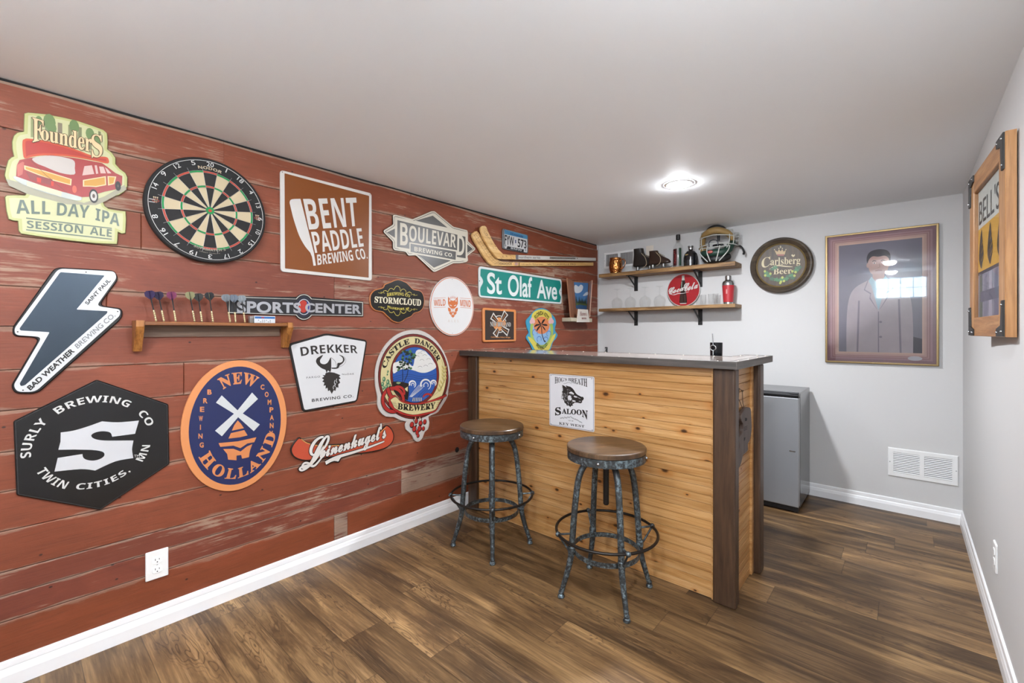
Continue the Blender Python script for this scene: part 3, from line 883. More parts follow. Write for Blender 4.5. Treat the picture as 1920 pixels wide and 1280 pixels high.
# ================================================================== FRIDGE
M_FR = M('#6E7073', .2, .55); M_BLK = M('#141416', .35)
t = NT('brushed_steel_door'); P = t.sep(t.pos())
n = t.noise(t.comb(t.math('MULTIPLY', P[0], 3.0), P[1], t.math('MULTIPLY', P[2], 300.0)), 1.0, 3)
t.bump(n, .05, .0005); t.set(Base_Color='#9A9C9F', Roughness=.4, Metallic=.45); M_DOOR = t.mat
fx0, fx1, fy0, fy1 = -1.04, -.537, 3.505, 3.955
o = thing('mini_fridge', 'small stainless steel fridge standing against the back wall', 'fridge', ((fx0 + fx1) / 2, (fy0 + fy1) / 2, 0))
Mesh().box(fx0, fx1, fy0 + .055, fy1, .028, .806, M_FR, .004).build('cabinet', o)
d = Mesh().box(fx0, fx1, fy0, fy0 + .048, .040, .775, M_DOOR, .006).build('door', o)
b = Mesh(); b.box(fx0, fx1, fy0 - .004, fy0 + .05, .777, .797, M_BLK, .004); b.build('handle', d)
b = Mesh(); b.box(fx0 + .01, fx1 - .01, fy0 + .048, fy0 + .056, .05, .77, M_BLK); b.build('door_seal', d)
b = Mesh(); b.box(-.592, -.556, fy0 - .001, fy0 + .001, .41, .418, M('#D6D8DA', .2, .9)); b.build('badge', d)
Mesh().box(fx0, fx1, fy0 + .01, fy0 + .055, .795, .812, M_FR, .003).build('top_trim', o)
b = Mesh(); b.box(fx1 - .055, fx1 - .002, fy0 + .0, fy0 + .05, .797, .806, M_BLK, .003); b.build('hinge_cap', o)
Mesh().box(fx0 + .005, fx1 - .005, fy0 + .006, fy0 + .06, .008, .042, M_BLK, .003).build('kick_plate', o)
for x in (fx0 + .04, fx1 - .025):
    for y in (fy0 + .045, fy1 - .05):
        Mesh().lathe([(0, 0), (.016, 0), (.016, .012), (.009, .014), (.009, .03), (0, .03)], (x, y, 0), M_BLK if y > 3.7 else M('#C9C9C9', .4), 14).build('foot', o)

# bar tools on the low shelf behind the counter
p = on(1343, 650, 1, 2.70)
o = thing('tumbler', 'black metal tumbler standing behind the right end of the bar top', 'tumbler', (p.x, 2.70, .975))
z1 = on(1343, 642, 1, 2.70).z
Mesh().lathe([(0, .975), (.029, .975), (.031, .98), (.0335, z1 - .004), (.0335, z1), (.0315, z1), (.029, .985), (0, .985)], (p.x, 2.70, 0), M('#15171C', .18, .3), 28).build('cup', o)
q = on(1337, 650, 1, 2.655)
o = thing('cocktail_strainer', 'silver bar tool with a ring end upright beside the black tumbler', 'bar tool', (q.x, 2.655, .975))
zt = on(1337, 625, 1, 2.655).z; zr = on(1337, 652, 1, 2.655).z
Mesh().tube([(q.x - .003, 2.655, zt), (q.x, 2.655, zr + .017)], .003, M_STEEL, 8).build('handle', o)
Mesh().tube([(q.x + .015 * math.cos(a), 2.655, zr + .015 * math.sin(a)) for a in [2 * math.pi * i / 20 for i in range(20)]], .0032, M_STEEL, 8, closed=True).build('ring', o)
Mesh().tube([(q.x, 2.655, zr - .015), (q.x, 2.655, .976)], .005, M_STEEL, 8).build('shank', o)

# ================================================================== SIGNS ON THE PLANK WALL
TONE[0] = 0.72
class Sign:
    """a sign on a wall: pixel readings of a photo crop are turned into metres on the wall plane"""
    def __init__(s, name, label, F, crop, cat='sign', w=.004, th=.004, group=None):
        s.F, s.x0, s.y0, s.k, s.w, s.th = F, crop[0], crop[1], crop[2], w, th
        s.args = (name, label, cat, group); s.parts = {}; s.order = []; s.root = None
    def q(s, x, y): return s.F.uv(s.x0 + x / s.k, s.y0 + y / s.k, s.w + s.th)
    def P(s, pts): return [s.q(*p) for p in pts]
    def part(s, n):
        if n not in s.parts: s.parts[n] = Mesh(); s.order.append(n)
        return s.parts[n]
    def z(s, layer):
        s.cnt = getattr(s, 'cnt', 0) + 1
        return s.w + s.th + layer * .00028 + (s.cnt % 40) * .00001
    def plate(s, uv, m, part='panel', bevel=.0012, side=None, w0=None, w1=None):
        s.part(part).plate(s.F, uv, s.w - .0035 if w0 is None else w0, s.w + s.th if w1 is None else w1, m, side, bevel)
    def fill(s, uv, m, layer=1, part='emblem', holes=()):
        s.part(part).poly(s.F, uv, s.z(layer), m, holes)
    def line(s, uv, wd, m, layer=1, part='emblem', closed=False):
        s.part(part).stroke(s.F, uv, wd, s.z(layer), m, closed)
    def ring(s, uv, d0, d1, m, layer=1, part='border'):
        """band between two insets of an outline"""
        a = inset(uv, d0) if d0 else ccw(uv); b = inset(uv, d1); n = len(a)
        zz = s.z(layer)
        vs = [s.F.p3(*p, zz) for p in a] + [s.F.p3(*p, zz) for p in b]
        s.part(part).add(vs, [[i, (i + 1) % n, n + (i + 1) % n, n + i] for i in range(n)], m)
    def txt(s, st, style, quad, m, layer=3, off=0.0, bow=0.0, part='lettering', track=0.0):
        text(s.part(part), s.F, st, style, s.P(quad), s.z(layer), m, off, bow, track)
    def fat(s, st, style, quad, m, layer, r, part='lettering', n=8):
        """lettering thickened by r (metres) all round"""
        Q = s.P(quad)
        for i in range(n):
            a = 2 * math.pi * i / n; d = (r * math.cos(a), r * math.sin(a))
            text(s.part(part), s.F, st, style, [(p[0] + d[0], p[1] + d[1]) for p in Q], s.z(layer), m)
        text(s.part(part), s.F, st, style, Q, s.z(layer), m)
    def arc(s, st, style, c, ra, rb, h, a0, a1, m, layer=3, off=0.0, part='lettering', track=0.0):
        arc(s.part(part), s.F, st, style, c, ra, rb, h, a0, a1, s.z(layer), m, off, track)
    def done(s):
        first = s.parts[s.order[0]]
        c = Vector((0, 0, 0))
        lo = [min(p[i] for p in first.v) for i in range(3)]; hi = [max(p[i] for p in first.v) for i in range(3)]
        c = Vector([(a + b) / 2 for a, b in zip(lo, hi)])
        s.root = thing(s.args[0], s.args[1], s.args[2], c, s.args[3])
        for n in s.order: s.parts[n].build(n, s.root)
        return s.root
CRA, CRB, CRC, CRD, CRE, CRF = (0, 130, 3.5556), (0, 470, 3.2), (0, 670, 3.4286), (500, 300, 4.8), (500, 520, 5.3333), (800, 390, 4.4152)
CRG, CRH, CRI = (500, 600, 4.2658), (690, 610, 5.565), (840, 400, 6.4)
CREAM, BLACK, WHITE = M('#E9DFC6', .4), M('#171615', .35), M('#ECEBE8', .35)
def hole(s, x, y, r=.0022, layer=4):
    c = s.q(x, y); s.fill(ell(c, r, r, 10), M('#3A3632', .4, .5), layer, s.order[0])

# ---- 1 ale sign with canoe on a station wagon
s = Sign('tin_sign', 'pale green cut-out tin sign with a red canoe on a wood-sided car', WL, CRA)
out = s.P([(160, 292), (185, 285), (300, 296), (420, 318), (520, 342), (610, 372), (690, 402), (716, 425), (720, 480), (718, 532), (748, 555), (772, 590), (772, 630), (800, 662), (838, 690), (852, 720), (850, 780), (830, 815), (795, 838), (740, 852), (702, 865), (690, 885), (700, 910), (725, 928), (780, 938), (840, 945), (843, 1000), (838, 1092), (812, 1096), (788, 1085), (786, 1130), (782, 1166), (640, 1160), (480, 1143), (300, 1120), (140, 1096), (122, 1075), (118, 1012), (85, 1008), (56, 998), (40, 940), (30, 850), (42, 838), (90, 836), (165, 838), (180, 818), (140, 805), (70, 775), (38, 735), (28, 705), (36, 660), (52, 605), (72, 585), (90, 578), (80, 530), (78, 480), (90, 440), (112, 420), (156, 412), (158, 350)])
PALE = M('#CFCE9C', .35); OLIVE = M('#BFC07C', .4)
s.plate(out, OLIVE, side=M('#8F8F62', .4), bevel=.002)
s.fill(inset(out, .010), PALE, 1, 'border')
# wooded backdrop
for x0, x1, c in ((250, 275, '#8E9A6C'), (300, 345, '#7E8F63'), (385, 415, '#8B7F68'), (455, 480, '#8A8A62'), (520, 545, '#80845C'), (590, 612, '#8C8C66'), (655, 672, '#7D8258'), (205, 222, '#98A06C')):
    t_ = 298 + (x0 - 185) * .21
    s.fill(s.P([(x0, t_ + 14), (x1, t_ + 20), (x1, t_ + 150), (x0, t_ + 150)]), M(c, .4), 2, 'emblem')
for x, y, r in ((330, 350, 26), (345, 390, 20), (495, 380, 22), (600, 430, 20), (640, 470, 22), (260, 340, 14)):
    s.fill(ell(s.q(x, y), r * .0006, r * .0011, 12), M('#6F8A52', .4), 3, 'emblem')
s.fill(s.P([(40, 730), (190, 770), (400, 850), (560, 890), (690, 850), (830, 770), (845, 800), (700, 880), (640, 905), (450, 900), (180, 830), (60, 775)]), M('#A8A48C', .4), 2)
RED, ORED = M('#B8392E', .3), M('#CF5533', .3)
can = smooth(s.P([(150, 480), (165, 465), (195, 462), (330, 482), (500, 532), (620, 577), (700, 583), (722, 596), (720, 628), (640, 612), (520, 590), (420, 578), (300, 574), (220, 582), (165, 594), (152, 550)]), 3)
s.fill(can, ORED, 4); s.fill(inset(can, .007), RED, 5)
car = s.P([(108, 700), (112, 640), (130, 605), (215, 588), (340, 572), (490, 590), (540, 598), (680, 625), (715, 650), (770, 692), (815, 712), (812, 770), (795, 795), (700, 815), (640, 832), (590, 850), (520, 852), (480, 858), (330, 815), (170, 760), (105, 735)])
s.fill(car, M('#A93C3A', .3), 6)
s.fill(smooth(s.P([(218, 592), (330, 575), (440, 590), (495, 612), (498, 660), (494, 702), (400, 690), (300, 650), (240, 625)]), 3), M('#CFC6BE', .25), 7)
WOODY, LINEY = M('#D29A3C', .35), M('#E8D2A0', .35)
for pg in ([(160, 640), (310, 680), (478, 732), (474, 775), (330, 735), (162, 668)], [(552, 738), (705, 712), (708, 772), (640, 785), (600, 782), (552, 782)], [(716, 712), (775, 715), (762, 765), (720, 775)]):
    s.fill(s.P(pg), LINEY, 7); s.fill(inset(s.P(pg), .0035), WOODY, 8)
for pg in ([(562, 646), (612, 640), (628, 698), (548, 708)], [(630, 640), (645, 640), (655, 695), (640, 698)], [(660, 648), (690, 650), (706, 694), (670, 694)], [(698, 652), (716, 664), (742, 694), (716, 694)]):
    s.fill(s.P(pg), M('#D8B8AE', .3), 7)
s.fill(s.P([(170, 680), (350, 735), (350, 775), (200, 735)]), M('#8F3A38', .35), 7)
s.fill(s.P([(245, 720), (275, 728), (272, 758), (247, 750)]), M('#D8402E', .3), 8); s.fill(s.P([(340, 745), (358, 750), (356, 780), (340, 775)]), M('#D8402E', .3), 8)
s.fill(smooth(s.P([(92, 712), (175, 738), (330, 792), (520, 845), (545, 858), (515, 876), (330, 832), (175, 778), (105, 740)]), 3), M('#BFC3BC', .25, .3), 8)
s.fill(s.P([(178, 745), (410, 815), (408, 848), (180, 778)]), M('#EADCB4', .35), 9)
for x, y, a, b_ in ((624, 845, 30, 46), (786, 778, 19, 32)):
    for rr, mm, ly in ((1, BLACK, 8), (.72, M('#B9B4AC', .3, .3), 9), (.3, M('#5A4A44', .4), 10)):
        cu, cv = s.q(x, y); du = s.q(x + a, y)[0] - cu; dv = cv - s.q(x, y + b_)[1]
        s.fill(ell((cu, cv), du * rr, dv * rr, 22), mm, ly)
s.fill(ell(s.q(496, 800), .006, .014, 14), M('#E2674F', .3), 9); s.fill(s.P([(112, 640), (150, 616), (162, 622), (150, 700), (118, 716)]), M('#C96A5C', .3), 8)
s.line(s.P([(205, 605), (300, 700), (480, 850)]), .0012, M('#6A4A3A', .4), 9)
for o_, mm, ly in ((.0022, M('#5A4226', .4), 11), (.0003, M('#EBCF9E', .35), 13)):
    s.fat('F', 'serif', [(218, 488), (286, 470), (290, 345), (216, 322)], mm, ly, o_)
    s.fat('ounder', 'serif', [(272, 470), (610, 556), (610, 430), (272, 374)], mm, ly, o_)
    s.fat('S', 'serif', [(612, 590), (682, 585), (680, 440), (606, 432)], mm, ly, o_)
GRN, LGR = M('#5F6F62', .35), M('#8E9A86', .35)
s.txt('ALL', 'sb', [(110, 962), (335, 966), (338, 880), (98, 868)], GRN, 5)
s.txt('DAY', 'sb', [(378, 972), (590, 992), (598, 908), (382, 888)], GRN, 5)
s.txt('IPA', 'sb', [(635, 1004), (795, 1046), (800, 968), (638, 925)], GRN, 5)
s.txt('SESSION', 'sb', [(180, 1056), (552, 1096), (556, 1042), (178, 1006)], GRN, 5)
s.txt('ALE', 'sb', [(598, 1100), (744, 1118), (746, 1068), (600, 1048)], GRN, 5)
s.line(s.P([(174, 991), (745, 1060)]), .004, GRN, 4); s.line(s.P([(174, 1069), (745, 1132)]), .004, GRN, 4)
s.done()

# ---- 2 dartboard
c0 = CRA[0] + 1400 / 3.5556, CRA[1] + 942 / 3.5556
dc = WL.uv(*c0, .034)
o = thing('dartboard', 'round black dartboard with cream wedges and red and green rings', 'dartboard', WL.p3(dc[0], dc[1], 0))
b = Mesh(); RB = .2265
b.lathe([(0, .002), (RB - .006, .002), (RB, .007), (RB, .031), (RB - .004, .0345), (0, .0346)], WL.p3(dc[0], dc[1], 0), M('#191819', .75), 72, ax=(1, 0, 0)); b.build('backing', o)
CRM, DBL, DRD, DGN = M('#D5C3A0', .75), M('#1D1B1B', .75), M('#C24A36', .7), M('#16924A', .7)
def wedge(b, r0, r1, a0, a1, w, m, n=5):
    pts = [(dc[0] + r1 * math.cos(math.radians(a0 + (a1 - a0) * i / n)), dc[1] + r1 * math.sin(math.radians(a0 + (a1 - a0) * i / n))) for i in range(n + 1)]
    pts += [(dc[0] + r0 * math.cos(math.radians(a1 - (a1 - a0) * i / n)), dc[1] + r0 * math.sin(math.radians(a1 - (a1 - a0) * i / n))) for i in range(n + 1)]
    b.poly(WL, pts, w, m)
sg, rd = Mesh(), Mesh()
for k in range(20):
    a0 = 90 + 9 - 18 * k; a1 = a0 - 18; dark = k % 2 == 0
    for r0, r1 in ((.016, .099), (.107, .162)): wedge(sg, r0, r1, a0, a1, .0354, DBL if dark else CRM)
    for r0, r1 in ((.099, .107), (.162, .170)): wedge(rd, r0, r1, a0, a1, .0356, DRD if dark else DGN)
sg.build('segments', o); rd.build('scoring_rings', o)
b = Mesh(); b.poly(WL, ell(dc, .016, .016, 28), .0357, DGN); b.poly(WL, ell(dc, .0066, .0066, 20), .0361, DRD); b.build('bullseye', o)
b = Mesh(); WIRE = M('#C9CBCB', .3, .8)
for r in (.099, .107, .162, .170): b.tube([WL.p3(dc[0] + r * math.cos(a), dc[1] + r * math.sin(a), .0362) for a in [2 * math.pi * i / 64 for i in range(64)]], .0005, WIRE, 5, closed=True)
for k in range(20):
    a = math.radians(99 - 18 * k); b.tube([WL.p3(dc[0] + r * math.cos(a), dc[1] + r * math.sin(a), .0362) for r in (.016, .184)], .0005, WIRE, 5)
b.build('wire_spider', o)
b = Mesh(); NW = M('#E4E4E0', .4)
b.tube([WL.p3(dc[0] + .2135 * math.cos(a), dc[1] + .2135 * math.sin(a), .0365) for a in [2 * math.pi * i / 72 for i in range(72)]], .0011, NW, 6, closed=True)
for k, n in enumerate((20, 1, 18, 4, 13, 6, 10, 15, 2, 17, 3, 19, 7, 16, 8, 11, 14, 9, 12, 5)):
    a = 90 - 18 * k; wd = 3.4 if n < 10 else 6.0
    wd *= {1: .28, 11: .5, 10: .8, 12: .85, 13: .85, 14: .9, 17: .85}.get(n, 1)
    arc(b, WL, str(n), 'plain', dc, .192, .192, .0185, a + wd / 1.6, a - wd / 1.6, .037, NW)
b.build('number_ring', o)
b = Mesh(); tan = M('#CDB99A', .5)
arc(b, WL, 'NODOR', 'sb', dc, .1775, .1775, .0125, 104, 76, .0358, tan)
arc(b, WL, 'SUPAMATCH 3', 'sb', dc, .1765, .1765, .0105, 250, 290, .0358, M('#A9A38F', .5))
arc(b, WL, 'FINEST QUALITY', 'plain', dc, .1885, .1885, .0050, 258, 282, .0358, M('#9A9484', .5))
for sx in (-1, 1):
    cx = dc[0] + sx * .189; cy = dc[1] + .004
    for i in (-1, 0, 1):
        b.poly(WL, ell((cx + i * .006, cy + .012), .0024, .0028, 10), .0358, tan); b.stroke(WL, [(cx + i * .006, cy + .010), (cx + i * .003, cy - .010)], .0012, .0358, tan)
    b.stroke(WL, ell((cx, cy - .001), .011, .0055, 20), .0016, .0360, DRD, closed=True)
b.build('printed_marks', o)

# ---- 3 lightning bolt
s = Sign('lightning_bolt_sign', 'black and white lightning bolt shaped metal sign', WL, CRB)
ob = rnd(s.P([(330, 97), (690, 118), (712, 170), (596, 328), (735, 345), (735, 395), (712, 425), (225, 858), (90, 856), (64, 812), (236, 522), (78, 512), (72, 462)]), .02, 4)
s.plate(ob, M('#1B1C1E', .22), bevel=.003)
band = rnd(s.P([(352, 106), (688, 124), (700, 162), (578, 331), (722, 352), (720, 388), (212, 846), (104, 846), (80, 808), (252, 516), (92, 505), (86, 466)]), .016, 4)
s.fill(band, M('#DFE0E0', .3), 1, 'border')
mir = rnd(s.P([(362, 128), (628, 148), (458, 352), (646, 362), (641, 376), (150, 806), (124, 812), (118, 796), (298, 488), (122, 478), (117, 466)]), .004, 3)
tt = NT('smoky_mirror'); tt.set(Base_Color='#48525C', Roughness=.09, Metallic=.9); s.fill(mir, tt.mat, 2, 'mirror_panel')
s.txt('SAINT PAUL', 'plain', [(526, 326), (664, 182), (646, 168), (508, 312)], BLACK, 3, .02)
s.txt('BAD WEATHER', 'plain', [(182, 838), (446, 606), (424, 586), (160, 818)], BLACK, 3, .035)
s.txt('BREWING CO.', 'plain', [(466, 588), (694, 392), (672, 372), (446, 566)], M('#7E8082', .4), 3, .01)
for x, y in ((516, 128), (138, 836), (706, 364), (106, 486)): hole(s, x, y)
s.done()

# ---- 4 hexagon
s = Sign('hexagon_sign', 'large black hexagonal tin sign with a bold white letter S', WL, CRC)
hx = s.P([(85, 410), (622, 142), (1083, 300), (1090, 686), (645, 982), (105, 886)])
s.plate(rnd(hx, .006, 3), M('#1D1D1E', .2), bevel=.003, w1=s.w + s.th)
s.ring(rnd(hx, .006, 3), .004, .006, M('#3A3B3C', .25), 1)
cx, cy = s.q(606, 566)
e1 = [(390, 482)] + smooth([(392, 481), (470, 470), (560, 444), (655, 410)], 4, False) + smooth([(655, 410), (760, 416), (893, 405)], 4, False) + [(868, 490), (722, 509)]
e1 += smooth([(720, 506), (712, 486), (690, 476), (650, 474), (612, 482), (588, 497), (592, 513), (618, 526), (665, 533), (720, 534)], 4, False)
e1 += [(760, 534), (858, 533)] + smooth([(858, 533), (849, 590), (857, 646)], 4, False) + smooth([(855, 646), (740, 668), (612, 726)], 4, False) + smooth([(612, 726), (520, 717), (350, 733)], 4, False)
e1 += [(371, 645), (530, 620)] + smooth([(530, 622), (536, 644), (560, 658), (600, 662), (640, 653), (668, 634), (668, 612), (640, 600), (590, 594), (520, 592)], 4, False) + [(480, 591), (375, 593), (389, 540)]
s.fill(s.P(e1), M('#DCDCDE', .3), 2)
WL_ = M('#DDDCD8', .3)
s.arc('SURLY', 'sb', (cx, cy), .163, .163, .026, 183, 138, WL_, 2, track=.03)
s.arc('BREWING', 'sb', (cx, cy), .163, .163, .026, 126, 54, WL_, 2, track=.03)
s.arc('CO', 'sb', (cx, cy), .163, .163, .026, 39, 17, WL_, 2, track=.03)
s.arc('TWIN', 'sb', (cx, cy), .164, .164, .026, 202, 241, WL_, 2, track=.03)
s.arc('CITIES,', 'sb', (cx, cy), .164, .164, .026, 251, 311, WL_, 2, track=.03)
s.arc('MN', 'sb', (cx, cy), .170, .170, .026, 327, 350, WL_, 2, track=.03)
s.txt('TM', 'plain', [(862, 642), (897, 640), (897, 624), (862, 625)], WL_, 2)
for x, y in ((622, 152), (107, 645), (1076, 492), (650, 972)): hole(s, x, y)
s.done()

# ---- 5 oval windmill sign
s = Sign('oval_sign', 'navy and orange oval metal sign with a windmill', WL, CRC)
L_, R_, T_, B_ = s.q(1161, 440), s.q(1844, 430), s.q(1490, 20), s.q(1500, 859)
oc = ((L_[0] + R_[0]) / 2, (T_[1] + B_[1]) / 2); oa, obb = (R_[0] - L_[0]) / 2, (T_[1] - B_[1]) / 2
ORG, NAVY = M('#E9985F', .35), M('#252F5E', .3)
s.plate(ell(oc, oa, obb, 72), ORG, bevel=.0015)
s.fill(ell(oc, oa * .868, obb * .905, 72), NAVY, 1, 'field')
OW = M('#E08E58', .35)
s.arc('NEW', 'serif', oc, oa * .60, obb * .64, .052, 117, 61, OW, 2, .02, track=.12)
s.arc('HOLLAND', 'serif', oc, oa * .80, obb * .82, .047, 208, 344, OW, 2, .02, track=.12)
for ch, (x, y) in zip('BREWING', [(1345, 222), (1318, 278), (1297, 333), (1290, 392), (1287, 448), (1287, 505), (1295, 562)]):
    w_ = 12 if ch != 'I' else 1.8
    s.txt(ch, 'plain', [(x - w_, y + 15), (x + w_, y + 15), (x + w_, y - 15), (x - w_, y - 15)], OW, 2, .035)
for ch, (x, y) in zip('COMPANY', [(1686, 190), (1713, 237), (1731, 287), (1743, 336), (1746, 386), (1745, 437), (1741, 488)]):
    s.txt(ch, 'plain', [(x - 11, y + 15), (x + 11, y + 15), (x + 11, y - 15), (x - 11, y - 15)], OW, 2, .035)
BL = M('#D9DCDC', .35)
for pg in ([(1425, 243), (1388, 290), (1518, 370), (1538, 350)], [(1620, 225), (1658, 266), (1540, 378), (1516, 352)], [(1382, 470), (1426, 506), (1540, 372), (1516, 350)], [(1670, 430), (1631, 473), (1518, 372), (1540, 346)]):
    s.fill(s.P(pg), BL, 3)
for pg in ([(1528, 404), (1548, 425), (1568, 454), (1490, 470), (1506, 434)], [(1484, 486), (1570, 466), (1591, 500), (1545, 512), (1468, 521)],
           [(1405, 550), (1530, 538), (1648, 512), (1634, 544), (1590, 552), (1545, 582), (1500, 566), (1416, 574)],
           [(1434, 588), (1500, 586), (1546, 604), (1586, 572), (1622, 556), (1606, 600), (1600, 640), (1556, 650), (1550, 626), (1520, 630), (1520, 660), (1466, 656), (1460, 620)]):
    s.fill(s.P(pg), OW, 2)
s.done()

# ---- 6 square paddle sign
s = Sign('square_sign', 'square rust-brown metal sign with a white paddle', WL, CRD)
sq = rnd(s.P([(122, 87), (945, 300), (948, 1086), (128, 1003)]), .018, 5)
s.plate(sq, M('#E4E0DA', .35), bevel=.0012)
s.fill(rnd(s.P([(160, 118), (922, 322), (918, 1058), (165, 975)]), .003, 2), M('#8C4E20', .32), 1, 'field')
PW = M('#E6E3DE', .35)
s.fill(smooth(s.P([(206, 385), (212, 362), (238, 351), (304, 349)]), 3, False) + s.P([(424, 830), (443, 948), (421, 951), (408, 872)]) + smooth(s.P([(392, 832), (345, 775), (292, 680), (246, 545), (226, 470)]), 3, False), PW, 2)
s.txt('BENT', 'sb', [(382, 626), (826, 592), (805, 338), (326, 350)], PW, 2)
s.txt('PADDLE', 'sb', [(436, 836), (874, 776), (852, 612), (398, 646)], PW, 2)
s.txt('BREWING CO.', 'sb', [(458, 946), (910, 886), (886, 792), (452, 850)], PW, 2)
for x, y in ((140, 108), (930, 312), (915, 1052)): hole(s, x, y)
s.done()

# ---- 7 diamond brewery sign
s = Sign('diamond_sign', 'cream and charcoal cut-out sign with a diamond behind a banner', WL, CRD)
do = s.P([(1135, 492), (1160, 490), (1312, 530), (1482, 458), (1512, 458), (1680, 598), (1806, 630), (1812, 650), (1812, 728), (1878, 792), (1878, 808), (1808, 862), (1814, 905), (1800, 918), (1742, 930), (1680, 930), (1520, 1006), (1500, 1006), (1342, 858), (1275, 862), (1252, 828), (1150, 812), (1136, 795), (1136, 735), (1052, 650), (1052, 630), (1138, 578)])
CH, CRW = M('#4A4743', .35), M('#DDD5C2', .4)
s.plate(rnd(do, .008, 3), CRW, bevel=.0015, side=M('#2E2B29', .4))
s.ring(rnd(do, .008, 3), .010, .0135, CH, 1)
s.fill(s.P([(1495, 500), (1640, 618), (1340, 545)]), CH, 1); s.fill(s.P([(1360, 852), (1505, 968), (1650, 908), (1660, 890)]), CH, 1)
s.fill(s.P([(1082, 652), (1162, 612), (1162, 705)]), CH, 1); s.fill(s.P([(1800, 752), (1856, 800), (1802, 838)]), CH, 1)
s.fill(s.P([(1152, 510), (1805, 645), (1805, 908), (1700, 905), (1270, 826), (1155, 790)]), CRW, 2)
s.fill(s.P([(1176, 540), (1788, 690), (1790, 884), (1172, 780)]), CH, 3)
s.txt('B', 'sb', [(1200, 765), (1270, 770), (1268, 575), (1200, 563)], CRW, 4)
s.txt('OULEVAR', 'sb', [(1280, 728), (1700, 790), (1706, 672), (1282, 585)], CRW, 4)
s.txt('D', 'sb', [(1712, 855), (1778, 860), (1780, 686), (1716, 668)], CRW, 4)
s.fill(s.P([(1282, 738), (1712, 812), (1708, 912), (1282, 838)]), CRW, 5); s.fill(s.P([(1294, 752), (1702, 824), (1699, 898), (1294, 826)]), CH, 6)
s.txt('BREWING CO.', 'sb', [(1328, 820), (1676, 874), (1678, 842), (1328, 778)], CRW, 7)
s.done()

# ---- 8 sports bar strip
s = Sign('banner_sign', 'long black strip sign with a round red and blue centre', WL, CRE)
x0, x1 = (428 - 500) * 5.3333, 968
def pill(d):
    R = [(372 + (108 - d) * math.cos(math.radians(a)), 295 - (133 - d) * math.sin(math.radians(a))) for a in range(0, 361, 10)]
    top = [p for p in R if p[1] < 208 + d][::-1]; bot = [p for p in R if p[1] > 380 - d]
    yl, yr, bl, br = 185 + d, 240 + d, 360 - d, 392 - d
    return [(x0 + d, yl)] + sorted(top) + [(x1 - d, yr), (x1 - d, br)] + sorted(bot, reverse=True) + [(x0 + d, bl)]
s.plate(s.P(pill(0)), M('#1E1F22', .3), bevel=.001)
s.fill(s.P(pill(6)), M('#D8D5C8', .35), 1, 'border'); s.fill(s.P(pill(13)), M('#26272B', .3), 2, 'field')
def pe(cx, cy, rx, ry, n=36, a0=0, a1=360):
    return s.P([(cx + rx * math.cos(math.radians(a0 + (a1 - a0) * i / (n - 1))), cy - ry * math.sin(math.radians(a0 + (a1 - a0) * i / (n - 1)))) for i in range(n)])
s.fill(pe(372, 295, 84, 106), M('#2B2D3D', .3), 3)
s.line(pe(372, 295, 60, 76), .0035, M('#C8C9CE', .3), 4, closed=True)
s.fill(pe(366, 290, 46, 62), M('#C03D33', .3), 4); s.fill(pe(372, 295, 56, 72, 20, -60, 60), M('#39488F', .3), 5)
SIL = M('#C3C5CA', .25, .3)
s.txt('SPORTS', 'plain', [((444 - 500) * 5.333, 352), (330, 350), (330, 258), ((444 - 500) * 5.333, 238)], SIL, 6, .035, track=.02)
s.txt('C', 'plain', [(384, 345), (470, 345), (470, 262), (384, 258)], SIL, 6, .035)
s.txt('ENTER', 'plain', [(486, 348), (930, 360), (930, 278), (486, 262)], SIL, 6, .035, track=.02)
s.done()

# ---- 9 cloud sign
s = Sign('cloud_sign', 'small black cloud-shaped sign with an orange rim', WL, CRE)
cl = smooth(s.P([(1030, 225), (1040, 165), (1082, 122), (1160, 100), (1180, 66), (1240, 42), (1280, 24), (1325, 18), (1372, 36), (1402, 50), (1440, 88), (1470, 116), (1540, 132), (1572, 180), (1580, 240), (1566, 306), (1530, 345), (1475, 362), (1448, 392), (1392, 418), (1350, 446), (1312, 455), (1262, 440), (1225, 408), (1200, 386), (1160, 348), (1090, 334), (1045, 292)]), 3)
s.plate(cl, M('#C97B45', .35), bevel=.002)
s.fill(inset(cl, .0055), M('#191612', .25), 1, 'field')
YL, STC = M('#C9B84A', .35), M('#E6DDBF', .35)
cx, cy = 1310, 236
for sg_, y0 in ((1, 150), (-1, 318)):
    pts = []
    for i in range(5):
        x = 1188 + i * 60; yy = y0 - sg_ * (26 if i in (1, 3) else 52 if i == 2 else 0)
        pts += [(x - 30, yy + sg_ * 14), (x - 16, yy - sg_ * 8), (x + 4, yy - sg_ * 12), (x + 22, yy + sg_ * 2)]
    s.line(s.P([(p[0] - 0, p[1] + (p[0] - 1310) * .06) for p in pts]), .003, YL, 2)
    for dx in (-1, 1): s.line(s.P([(1310 + dx * 196, cy - sg_ * 72 + dx * 12), (1310 + dx * 160, cy - sg_ * 66 + dx * 10), (1310 + dx * 168, cy - sg_ * 80 + dx * 10), (1310 + dx * 128, cy - sg_ * 70 + dx * 8)]), .002, YL, 2)
s.txt('STORMCLOUD', 'serif', [(1078, 250), (1540, 284), (1542, 220), (1078, 190)], STC, 3, .02)
s.txt('BREWING CO', 'serif', [(1202, 190), (1432, 200), (1430, 172), (1200, 158)], YL, 3, .02, bow=.010)
s.txt('FRANKFORT, MI', 'serif', [(1206, 306), (1424, 322), (1422, 298), (1206, 280)], YL, 3, .02, bow=-.008)
s.done()

